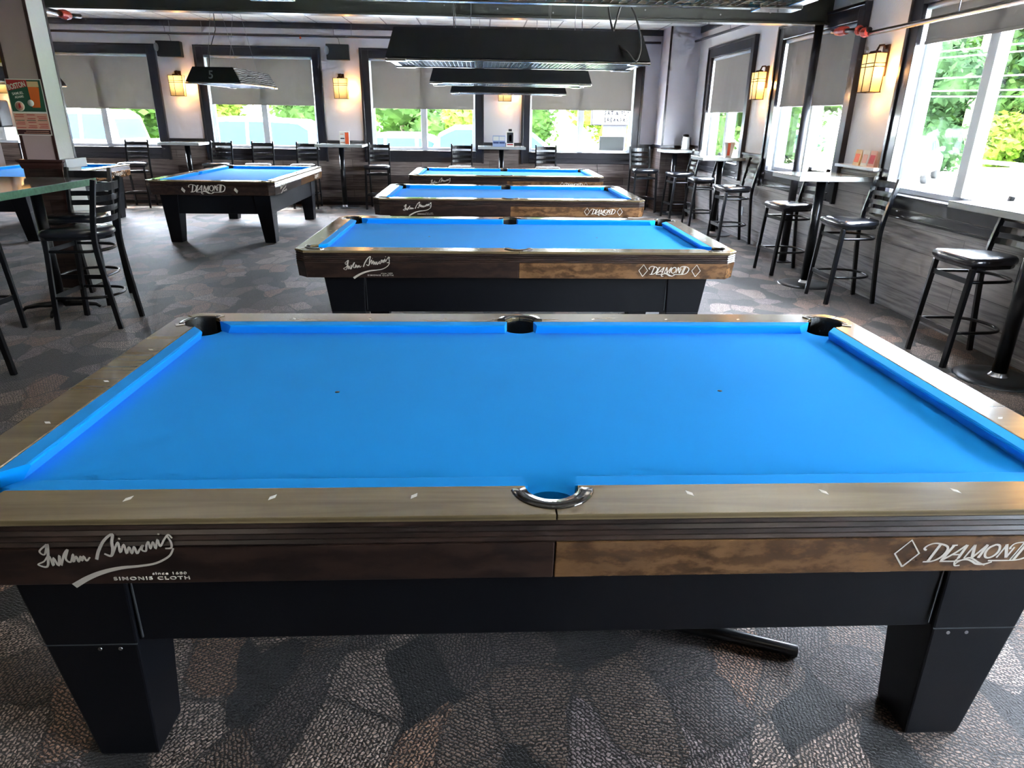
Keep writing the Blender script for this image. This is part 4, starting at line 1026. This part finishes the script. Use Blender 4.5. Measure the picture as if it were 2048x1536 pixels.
# ------------------------------------------------------------------ wall lanterns
def make_sconce():
    root = thing('wall_lantern', '', 'wall lamp', (0, 0, 0), 0, 'lit wall lanterns with amber glass')
    D = .11
    MB().box(-.055, .055, -.018, 0, -.03, .245).build('back_plate', M_BRONZE, root, bevel=.004)
    MB().tube([(0, -.01, .205), (0, -.04, .242), (0, -.08, .238), (0, -.10, .19)], .010, 8).build('arm', M_BRONZE, root)
    MB().loft([[(x*k, y*k-D, z) for x, y in ((-.06, -.035), (.06, -.035), (.06, .035), (-.06, .035))] for z, k in ((.168, 1.0), (.19, .75))]).build('cap', M_BRONZE, root)
    MB().loft([[(x*k, y*k-D, z) for x, y in ((-.12, -.052), (.12, -.052), (.12, .052), (-.12, .052))] for z, k in ((-.17, .94), (.165, 1.0))]).build('glass_shade', M_SGLASS, root)
    fr_ = MB(); r = .0045
    for sx in (-1, 1):
        for sy in (-1, 1): fr_.tube([(sx*.116, -D+sy*.051, -.172), (sx*.123, -D+sy*.055, .167)], r, 6)
    for z in (-.172, .05, .08, .167):
        fr_.tube([(sx*.122, -D+sy*.054, z) for sx, sy in ((-1, -1), (1, -1), (1, 1), (-1, 1))], r, 6, closed=True)
    fr_.tube([(-.03, -.164, -.172), (-.03, -.166, .167)], .004, 6)
    fr_.build('cage', M_BRONZE, root)
    return root
def lantern(o, x, y, z, rz, lab):
    o.location = (x, y, z); o.rotation_euler = (0, 0, rz); o['label'] = lab
    l = bpy.data.lights.new('lantern_bulb', 'POINT'); l.energy = 0.4; l.color = (1, .55, .2); l.shadow_soft_size = .06
    lo = bpy.data.objects.new('lantern_bulb', l); COL.objects.link(lo)
    d = Vector((math.sin(rz), -math.cos(rz)))       # out of the wall
    lo.location = (x+d.x*.11, y+d.y*.11, z-.27)
    l2 = bpy.data.lights.new('lantern_glow', 'POINT'); l2.energy = 2.4; l2.color = (1, .50, .15); l2.shadow_soft_size = .05
    lo2 = bpy.data.objects.new('lantern_glow', l2); COL.objects.link(lo2); sd_ = Vector((math.cos(rz), math.sin(rz)))
    lo2.location = (x+d.x*.1+sd_.x*.19, y+d.y*.1+sd_.y*.19, z)
sc = make_sconce()
lantern(sc, -5.61, YB, 2.07, 0, 'lit wall lantern on the back wall below the left speaker')
for (x, y, rz, lab) in [(-2.70, YB, 0, 'lit wall lantern on the back wall below the right speaker'), (.28, YB, 0, 'lit wall lantern half hidden behind the hanging lamps'),
                        (XR, 7.82, R90, 'lit wall lantern between the two farther right windows'), (XR, 4.93, R90, 'nearest lit wall lantern, left of the wide right window'),
                        (XR, 2.0, R90, 'lit wall lantern on the right wall out of the frame'), (-8.68, YB, 0, 'lit wall lantern hidden behind the left column')]:
    lantern(copy_tree(sc), x, y, 2.07, rz, lab)

# speakers
def speaker(x, lab):
    r = thing('wall_speaker', lab, 'speaker', (x, YB, 2.66), 0, 'black wall speakers')
    MB().box(-.20, .20, -.20, -.02, -.125, .125, Matrix.Rotation(.12, 4, 'Z')).build('cabinet', M_SPK, r, bevel=.008)
    MB().lathe([(0, 0), (.05, .003), (.07, .012)], 20).xf(Matrix.Translation((-.16, -.232, .02)) @ Matrix.Rotation(PI/2, 4, 'X') @ Matrix.Scale(.6, 4, (1, 0, 0))).build('cone', M_CONE, r)
    MB().box(-.03, .03, -.03, 0, -.05, .05).build('bracket', M_SPK, r)
    MB().tube([(.05, -.10, .12), (.03, -.08, .22), (-.05, -.05, .27), (-.06, -.03, .42)], .004, 6).build('cable', M_CABLE, r)
speaker(-5.66, 'black speaker above the leftmost wall lantern'); speaker(-2.72, 'black speaker above the second wall lantern')

# pipes
p = thing('sprinkler_pipe', 'dark sprinkler pipe running along the top of the back wall', 'pipe', (0, YB-.10, 2.915))
MB().tube([(XL+.1, 0, 0), (3.1, 0, 0)], .021, 12).build('pipe_run', M_PIPED, p)
for x in (-5.6, -5.05, -2.45, .3, 2.2): MB().tube([(x, 0, .02), (x, 0, .2)], .004, 6).build('pipe_hanger', M_WIRE, p)
MB().tube([(-3.35, 0, .02), (-3.35, 0, -.05)], .016, 10).build('sprinkler_head', M_ORANGE, p)
p = thing('sprinkler_pipe', 'steel sprinkler pipe with red couplings above the nearest right window', 'pipe', (3.47, 0, 0))
MB().tube([(0, -4.5, 2.42), (0, 4.9, 2.40)], .022, 12).build('pipe_run', M_PIPE, p)
MB().tube([(-.02, 4.85, 2.43), (-.02, 5.6, 2.49)], .022, 12).build('pipe_run', M_PIPED, p)
for (y0, y1, z0) in ((4.88, 4.98, 2.41), (5.02, 5.08, 2.44), (5.30, 5.50, 2.47)):
    MB().tube([(-.02, y0, z0), (-.02, (y0+y1)/2, z0+.005), (-.02, y1, z0+.01)], [.036, .046, .036], 12, smooth=False).build('coupling', M_RED, p)
for yy in (3.62, 1.5): MB().tube([(0, yy, 2.40), (0, yy, 3.1)], .006, 6).build('pipe_hanger', M_WIRE, p)
p = thing('sprinkler_pipe', 'dark sprinkler pipe along the farther right wall', 'pipe', (XR-.12, 0, 0))
MB().tube([(0, 6.4, 2.86), (0, 10.95, 2.90)], .02, 12).build('pipe_run', M_PIPED, p)
MB().tube([(0, 9.2, 2.9), (0, 9.2, 3.1)], .004, 6).build('pipe_hanger', M_WIRE, p)
p = thing('sprinkler_pipe', 'grey pipe with red coupling beside the left column top', 'pipe', (-4.33, 0, 2.52))
MB().tube([(0, -4, 0), (0, 5.75, 0)], .026, 12).build('pipe_run', M_PIPE, p)
MB().tube([(0, 5.72, 0), (0, 5.80, 0), (0, 5.88, 0)], [.036, .048, .036], 12, smooth=False).build('coupling', M_RED, p)
MB().tube([(0, 5.85, 0), (0, 6.1, .02)], .02, 12).build('pipe_run', M_PIPED, p)
for yy in (2.0, 5.2): MB().tube([(0, yy, .02), (0, yy, .58)], .005, 6).build('pipe_hanger', M_WIRE, p)
# ceiling air vents
def vent(x, y, lab):
    r = thing('air_vent', lab, 'vent', (x, y, ZC), 0, 'square ceiling air vents')
    MB().loft([[(sx*s_, sy*s_, z) for sx, sy in ((-1, -1), (1, -1), (1, 1), (-1, 1))] for z, s_ in ((0, .30), (-.012, .30), (-.012, .26), (-.002, .22))]).build('frame', M_WHITEV, r)
    b = MB()
    for i in range(7): b.box(-.2, .2, -.19+i*.06, -.17+i*.06, -.010, -.002)
    b.build('louvre', M_GALV, r)
vent(-3.6, 9.0, 'square air vent above the pool table with lamp 5'); vent(1.1, 9.0, 'square air vent above the hanging lamps'); vent(-3.6, 1.5, 'square air vent above the left foreground'); vent(1.8, -2.5, 'square air vent behind the camera')
def fill_panel(x, y, lab):  # unseen warm panels, added overhead as fill for the near half
    r = thing('fill_light_panel', lab, 'fill light', (x, y, ZC), 0, 'added ceiling fill panels')
    MB().box(-.61, .61, -.31, .31, -.014, 0).build('frame', M_WHITEV, r)
    MB().box(-.58, .58, -.28, .28, -.020, -.0142).build('diffuser', mat('panel_diffuser', (.9, .88, .8, 1), rough=.6, emit=(1, .90, .74, 1), estr=0.85) if 'panel_diffuser' not in MATS else MATS['panel_diffuser'], r)
for x, y in ((-6.0, 2.0), (-2.3, 2.0), (1.8, 2.0), (-6.0, -1.4), (-2.3, -1.4), (1.8, -1.4), (-2.3, -3.6), (1.8, -3.6)):
    fill_panel(x, y, 'added unseen ceiling panel that fills the near half of the room with light')
# outlet plate
tag(MB().box(XR-.028, XR-.0195, 7.97, 8.05, .33, .45).build('outlet_plate', M_WHITEV, bevel=.002), 'white outlet plate low on the right wall behind a stool', 'outlet')
tag(MB().box(XR-.006, XR, 10.52, 10.59, 1.95, 2.10).build('thermostat', M_WHITEV, bevel=.002), 'small white thermostat on the right wall near the corner', 'thermostat')

# ------------------------------------------------------------------ outside
GZ = -.2
struct(MB().box(-70, 21.5, YB+.35, 23.0, GZ-.1, GZ).build('ground_parking', M_ASPH))
struct(MB().box(XR+.35, 21.5, -30, YB+.35, GZ-.1, GZ).build('ground_road', M_ASPH))
struct(MB().box(-70, 0, 23.0, 90, GZ-.1, GZ+.02).build('ground_grass', M_GRASS))
struct(MB().box(0, 21.5, 23.0, 33.0, GZ-.1, GZ).build('ground_lot', M_ASPH))
struct(MB().box(0, 21.5, 33.0, 90, GZ-.1, GZ+.02).build('ground_lawn', M_GRASS))
struct(MB().box(21.5, 90, -60, 90.0, GZ-.1, GZ+.02).build('ground_verge', M_GRASS))
struct(MB().box(-70, XL-.3, -60, YB+.35, GZ-.1, GZ).build('ground_left', M_ASPH))
struct(MB().box(XL-.3, XR+.35, -60, YF-.3, GZ-.1, GZ).build('ground_front', M_ASPH))

def crown(cs, nleaf, size, seed):
    rnd = random.Random(seed); V = []; Fc = []
    for (cx, cyy, cz, rx, ry, rz_) in cs:
        vol = nleaf//len(cs)
        for _ in range(vol):
            while True:
                d = Vector((rnd.gauss(0, 1), rnd.gauss(0, 1), rnd.gauss(0, 1)))
                if d.length > .1: break
            d.normalize(); rr = rnd.uniform(.72, 1.05)
            c = Vector((cx+d.x*rx*rr, cyy+d.y*ry*rr, cz+d.z*rz_*rr)); s = size*rnd.uniform(.6, 1.4)
            a = Vector((rnd.gauss(0, 1), rnd.gauss(0, 1), rnd.gauss(0, .6))).normalized(); b = a.cross(d+Vector((rnd.gauss(0, .4), rnd.gauss(0, .4), rnd.gauss(0, .4))))
            if b.length < 1e-3: continue
            b.normalize(); o = len(V)
            V += [c-a*s, c+b*s*.55, c+a*s, c-b*s*.55]; Fc.append((o, o+1, o+2, o+3))
    return V, Fc
def tree(x, y, h, w2, lab, leaf, seed, nleaf=2600, size=.16, low=.15, group=None, name='tree', conif=False, trunk=True):
    rnd = random.Random(seed); r = thing(name, lab, 'tree' if name == 'tree' else 'shrub', (x, y, GZ), 0, group)
    cs = []
    if conif:
        for i in range(9): t = i/8; cs.append((rnd.uniform(-.2, .2), rnd.uniform(-.2, .2), h*(low+(1-low)*t), w2*(1-t*.85), w2*(1-t*.85), h*.07))
    else:
        for i in range(10):
            a = rnd.uniform(0, 2*PI); q_ = rnd.uniform(.1, .6); z = rnd.uniform(low+.15, .85)
            k_ = rnd.uniform(.4, .6)
            cs.append((math.cos(a)*w2*q_, math.sin(a)*w2*q_, h*z, w2*k_, w2*k_, h*.2))
    V, Fc = crown(cs, nleaf, size, seed)
    b = MB(); b.v = [tuple(v) for v in V]; b.f = [list(f) for f in Fc]; b.sm = [False]*len(Fc)
    for (cx, cyy, cz, rx, ry, rz_) in cs:                 # dense inner leaves as a lumpy core
        rings = []
        for i in range(1, 8):
            th = PI*i/8; ring = []
            for j in range(12):
                ph = 2*PI*j/12; k_ = rnd.uniform(.62, .84)
                ring.append((cx+rx*k_*math.sin(th)*math.cos(ph), cyy+ry*k_*math.sin(th)*math.sin(ph), cz+rz_*k_*math.cos(th)))
            rings.append(ring)
        b.loft(rings)
    me = bpy.data.meshes.new('foliage'); me.from_pydata(b.v, [], b.f); me.materials.append(leaf)
    o = bpy.data.objects.new('foliage', me); COL.objects.link(o); o.parent = r
    if trunk: MB().tube([(0, 0, 0), (.1, 0, h*.4), (0, .1, h*.9)], [.14*h/6, .1*h/6, .03], 8).build('trunk', M_BARK, r)
    return r
sd_ = 11
GT = 'dense roadside trees beyond the guard rail'
for i in range(11):
    y = -4+i*3.6
    tree(27+random.uniform(-1, 2.5), y, random.uniform(9, 13), random.uniform(2.4, 3.2), 'tall green tree in the wood beyond the road guard rail', (M_LEAF1, M_LEAF3, M_LEAF1)[i % 3], 100+i, 4200, .26, .0, GT)
for i in range(9):
    y = -2+i*5
    tree(34+random.uniform(-1, 2), y, random.uniform(12, 16), random.uniform(3.4, 4.2), 'taller tree deep in the wood behind the roadside trees', (M_LEAF3, M_LEAF1)[i % 2], 500+i, 3000, .36, .02, 'trees deep in the wood')
for i in range(9):
    y = -2+i*3.2
    tree(23.6+random.uniform(-.5, .5), y, random.uniform(2.2, 3.6), 1.5, 'yellow green bush just beyond the road guard rail', (M_LEAF2, M_LEAF1)[i % 2], 200+i, 1500, .17, -.1, 'bushes beyond the guard rail', name='shrub', trunk=False)
BK = [(-22, 27, 5.5, 3.2, M_LEAF1), (-17.5, 26, 5, 2.6, M_LEAF2), (-13.2, 26.5, 5, 2.6, M_LEAF1), (-10.2, 25.5, 3.4, 1.9, M_LEAF2), (-7, 27, 5.2, 2.8, M_LEAF1), (-3.3, 26.5, 4.6, 2.5, M_LEAF1), (-.2, 25.0, 2.7, 1.6, M_LEAF2), (2.2, 34, 5, 2.6, M_LEAF1), (6.2, 33, 4.8, 2.4, M_LEAF2), (9.5, 30, 5.5, 2.8, M_LEAF1), (14, 31, 6, 3.2, M_LEAF1), (18.5, 28, 6.5, 3, M_LEAF3)]
for i, (x, y, h, w2, lf) in enumerate(BK):
    tree(x, y, h, w2, 'bright green tree on the grass beyond the parking lot', lf, 300+i, 2400, .15, -.05, 'trees beyond the parking lot')
for i in range(12):
    tree(22.5+i*2.7, 37+1.5*math.sin(i*2.3), random.uniform(14, 17), random.uniform(3.6, 4.4), 'tall green tree in the wood beyond the road guard rail', (M_LEAF1, M_LEAF3)[i % 2], 600+i, 4000, .34, .0, GT)
for i in range(7):
    tree(23.8+i*2.3, 30.5+.8*math.sin(i*1.7), random.uniform(2.6, 4.2), 1.7, 'yellow green bush just beyond the road guard rail', (M_LEAF2, M_LEAF1)[i % 2], 700+i, 1600, .17, -.1, 'bushes beyond the guard rail', name='shrub', trunk=False)
for i in range(7):
    tree(-20+i*3.3, 23.9+.3*math.sin(i*3), 1.5, 1.3, 'low yellow green bush at the edge of the parking lot', M_LEAF2, 400+i, 900, .11, -.2, 'bushes at the parking lot edge', name='shrub', trunk=False)

def guard_rail(x, y0, y1, lab):
    r = thing('guard_rail', lab, 'guard rail', (x, 0, GZ))
    sec = [(-.02, .27), (.02, .31), (-.02, .35), (.02, .39), (-.02, .43), (-.03, .43), (.01, .39), (-.03, .35), (.01, .31), (-.03, .27)]
    MB().loft([[(a, y, z) for a, z in sec] for y in (y0, y1)]).build('rail_beam', M_GALV, r)
    yy = y0+1
    while yy < y1: MB().box(.02, .14, yy-.05, yy+.05, 0, .42).build('post', M_POLEW, r); yy += 1.9
guard_rail(21.2, 2, 33, 'galvanised guard rail along the far side of the road')
def pole(x, y, h, r_, lab):
    r = thing('utility_pole', lab, 'pole', (x, y, GZ)); MB().tube([(0, 0, 0), (0, 0, h)], [r_, r_*.75], 12).build('shaft', M_POLEW, r)
    MB().box(-1.1, 1.1, -.06, .06, h-.7, h-.55).build('cross_arm', M_POLEW, r); return r
pole(-14.9, 29, 9, .20, 'pale wooden utility pole seen through the leftmost window')
pole(22.5, 31, 10, .16, 'wooden utility pole beside the road past the farthest right window')
for z, x in ((3.4, 12.0), (3.3, 12.6), (2.75, 12.0), (2.45, 12.3), (2.3, 12.0)):
    tag(MB().tube([(x, -30, z+.5), (x, -8, z+.02), (x, 14, z-.08), (x, 34, z+.4)], .016, 6).build('overhead_wire', M_GALV), 'one of the overhead wires crossing the view in the nearest right window', 'wire', 'overhead wires along the road')

def car(kind, loc, rz, lab):
    r = thing({'suv': 'suv', 'truck': 'pickup_truck', 'sedan': 'car', 'van': 'car'}[kind], lab, {'truck': 'pickup truck'}.get(kind, 'car'), loc, rz)
    # side profile x (length), z; greenhouse narrowed towards the roof
    if kind == 'suv': body = [(-2.3, .35), (-2.38, .75), (-2.25, 1.05), (-1.95, 1.10), (.95, 1.02), (1.25, .98), (2.2, .88), (2.36, .62), (2.3, .35)]; gh = [(-2.2, 1.02), (-1.95, 1.55), (-1.7, 1.70), (-.2, 1.76), (.45, 1.68), (1.3, 1.0)]
    elif kind == 'truck': body = [(-2.8, .5), (-2.85, 1.0), (-2.8, 1.18), (-.75, 1.18), (1.0, 1.15), (2.4, 1.08), (2.75, .85), (2.75, .45)]; gh = [(-.85, 1.12), (-.72, 1.72), (-.5, 1.86), (.45, 1.88), (.75, 1.80), (1.45, 1.12)]
    elif kind == 'sedan': body = [(-2.25, .3), (-2.3, .7), (-2.1, .95), (-1.5, .98), (.9, .93), (2.1, .80), (2.3, .55), (2.25, .3)]; gh = [(-1.75, .93), (-1.05, 1.33), (-.6, 1.43), (.25, 1.43), (.6, 1.35), (1.25, .9)]
    else: body = [(-2.0, .3), (-2.1, .8), (-2.0, 1.0), (-1.6, 1.02), (.8, .98), (1.7, .90), (2.05, .65), (2.0, .3)]; gh = [(-1.95, .98), (-1.7, 1.45), (-1.35, 1.62), (.0, 1.65), (.45, 1.55), (1.25, .95)]
    W = .90
    def prof(p_, yw): return [(x, yw, z) for x, z in p_]
    b = MB()
    b.loft([prof(body, -W+.06), prof(body, -W), prof(body, W), prof(body, W-.06)][1:3]); b.build('body', M_CARW, r, bevel=.06, seg=3)
    zr = max(z for _, z in gh); z0 = gh[0][1]
    rings = []
    ins = lambda z: .14*(z-z0)/(zr-z0)
    g = MB(); n_ = len(gh)
    vs = [(x, -W+.04+ins(z), z) for x, z in gh]+[(x, W-.04-ins(z), z) for x, z in gh]
    g.add(vs, [tuple(range(n_)), tuple(range(n_, 2*n_))]+[(i, (i+1) % n_, n_+(i+1) % n_, n_+i) for i in range(n_)])
    g.build('cabin', M_CARW, r, bevel=.03, seg=3)
    # side windows
    xa, xb = gh[1][0]+.12, gh[-2][0]+.1
    def topz(x):
        for (x0, za), (x1, zb_) in zip(gh, gh[1:]):
            if x0 <= x <= x1: return za+(zb_-za)*(x-x0)/(x1-x0)
        return z0
    parts = [(gh[0][0]+.25, -.55 if kind != 'truck' else gh[0][0]+.27), (-.48, .22), (.30, gh[-1][0]-.22)]
    if kind == 'truck': parts = [(gh[0][0]+.14, -.05), (.03, gh[-1][0]-.2)]
    for sy in (-1, 1):
        for (x0, x1) in parts:
            if x1-x0 < .1: continue
            nn = 6; lo = []; hi = []
            for i in range(nn+1):
                x = x0+(x1-x0)*i/nn; zt_ = min(topz(x)-.09, zr-.12); zt_ = max(zt_, z0+.09)
                lo.append((x, z0+.08)); hi.append((x, zt_))
            pts_ = lo+hi[::-1]
            f = MB(); n2 = len(pts_)
            vs = [(x, sy*(W-.035-ins(z)), z) for x, z in pts_]+[(x, sy*(W-.06-ins(z)), z) for x, z in pts_]
            f.add(vs, [tuple(range(n2)), tuple(range(n2, 2*n2))]+[(i, (i+1) % n2, n2+(i+1) % n2, n2+i) for i in range(n2)])
            f.build('side_window', M_CARG, r)
        f = MB(); f.box(gh[-2][0]+.35, gh[-2][0]+.55, sy*(W+.02)-.07, sy*(W+.02)+.07, z0+.02, z0+.16); f.build('mirror', M_CARW, r, bevel=.03)
    for nm, (i, j) in (('windshield', (-2, -1)), ('rear_window', (0, 1))):
        (x0, za), (x1, zb_) = gh[i], gh[j]
        k0, k1 = .15, .88; pa = (x0+(x1-x0)*k0, za+(zb_-za)*k0); pb = (x0+(x1-x0)*k1, za+(zb_-za)*k1)
        sgn = 1 if nm == 'windshield' else -1
        f = MB(); vs = []
        for off in (.012, -.01):
            vs += [(pa[0]+sgn*off, -W+.16+ins(pa[1]), pa[1]+off), (pa[0]+sgn*off, W-.16-ins(pa[1]), pa[1]+off), (pb[0]+sgn*off, W-.16-ins(pb[1]), pb[1]+off), (pb[0]+sgn*off, -W+.16+ins(pb[1]), pb[1]+off)]
        f.add(vs, [(0, 1, 2, 3), (4, 5, 6, 7), (0, 1, 5, 4), (1, 2, 6, 5), (2, 3, 7, 6), (3, 0, 4, 7)]); f.build(nm, M_CARG, r)
    if kind == 'truck':
        f = MB(); f.box(-2.7, -.95, -.78, .78, 1.16, 1.19); f.build('bed_liner', M_CARK, r)
    xs = (-1.65 if kind == 'truck' else -1.4, 1.45 if kind != 'truck' else 1.75)
    for x in xs:
        for sy in (-1, 1):
            t_ = MB(); t_.lathe([(0, -.11), (.30, -.11), (.345, -.07), (.345, .07), (.30, .11), (0, .11)], 24).xf(Matrix.Translation((x, sy*(W-.08), .345)) @ Matrix.Rotation(PI/2, 4, 'X'))
            wl = t_.build('wheel', M_TYRE, r)
            h_ = MB(); h_.lathe([(0, -.115), (.2, -.115), (.21, .115), (0, .115)], 16).xf(Matrix.Translation((x, sy*(W-.078), .345)) @ Matrix.Rotation(PI/2, 4, 'X')); h_.build('hub', M_GALV, wl)
    return r
car('truck', (-9.55, 16.2, GZ), PI, 'white pickup truck parked outside the leftmost window')
car('suv', (-6.25, 16.3, GZ), PI, 'white SUV parked outside the second window')
car('sedan', (-2.0, 16.6, GZ), 0, 'white sedan parked outside the third window')
car('van', (.55, 16.2, GZ), 0, 'white hatchback parked between the third and fourth windows')
car('sedan', (14.5, 22, GZ), .9, 'white car on the road past the farthest right window')

sg = thing('road_sign', 'white breakfast letter board sign on a grey cabinet outside the fourth window', 'sign', (4.75, 24, GZ))
MB().box(-.92, .92, -.12, .12, 1.62, 2.75).build('sign_box', M_SIGNW, sg, bevel=.01)
MB().box(-.94, .94, -.13, .13, 1.60, 1.635).build('frame_edge', M_CARK, sg); MB().box(-.95, -.915, -.13, .13, 1.60, 2.76).build('frame_edge', M_CARK, sg); MB().box(.915, .95, -.13, .13, 1.60, 2.76).build('frame_edge', M_CARK, sg)
MB().box(-.5, .34, -.1, .1, 0, 1.60).build('pedestal', mat('pedestal_grey', (.018, .018, .021, 1), rough=.9, spec=.1), sg)
M_LETTER = mat('letter_matt_black', (0.004, 0.004, 0.005, 1), rough=1.0, spec=0.0)
for txt, z, wd in (('SAT & SUN', 1.93, .95), ('BREAKFAST', 1.70, .98), ('ALL DAY', 2.16, .75)):
    text_obj('lettering', txt, .2, M_LETTER, sg, (-.50, -.123, z), width=wd, height=.16, bold=.010, depth=.002, spacing=1.2)
hb_ = thing('building', 'pale low building across the road seen in the farthest right window', 'building', (11, 38, GZ))
MB().box(-4, 4, -3, 3, 0, 3).build('wall', M_SIDING, hb_)
MB().prism([(-4.3, -3.3), (4.3, -3.3), (4.3, 3.3), (-4.3, 3.3)], 3, 4.4, [(-4.3, -.1), (4.3, -.1), (4.3, .1), (-4.3, .1)]).build('roof', M_ROOF, hb_)
MB().box(-2.5, -1.5, -3.03, -2.99, 1, 2).build('window', M_CARG, hb_); MB().box(.5, 1.5, -3.03, -2.99, 0, 2).build('door', M_CARK, hb_)
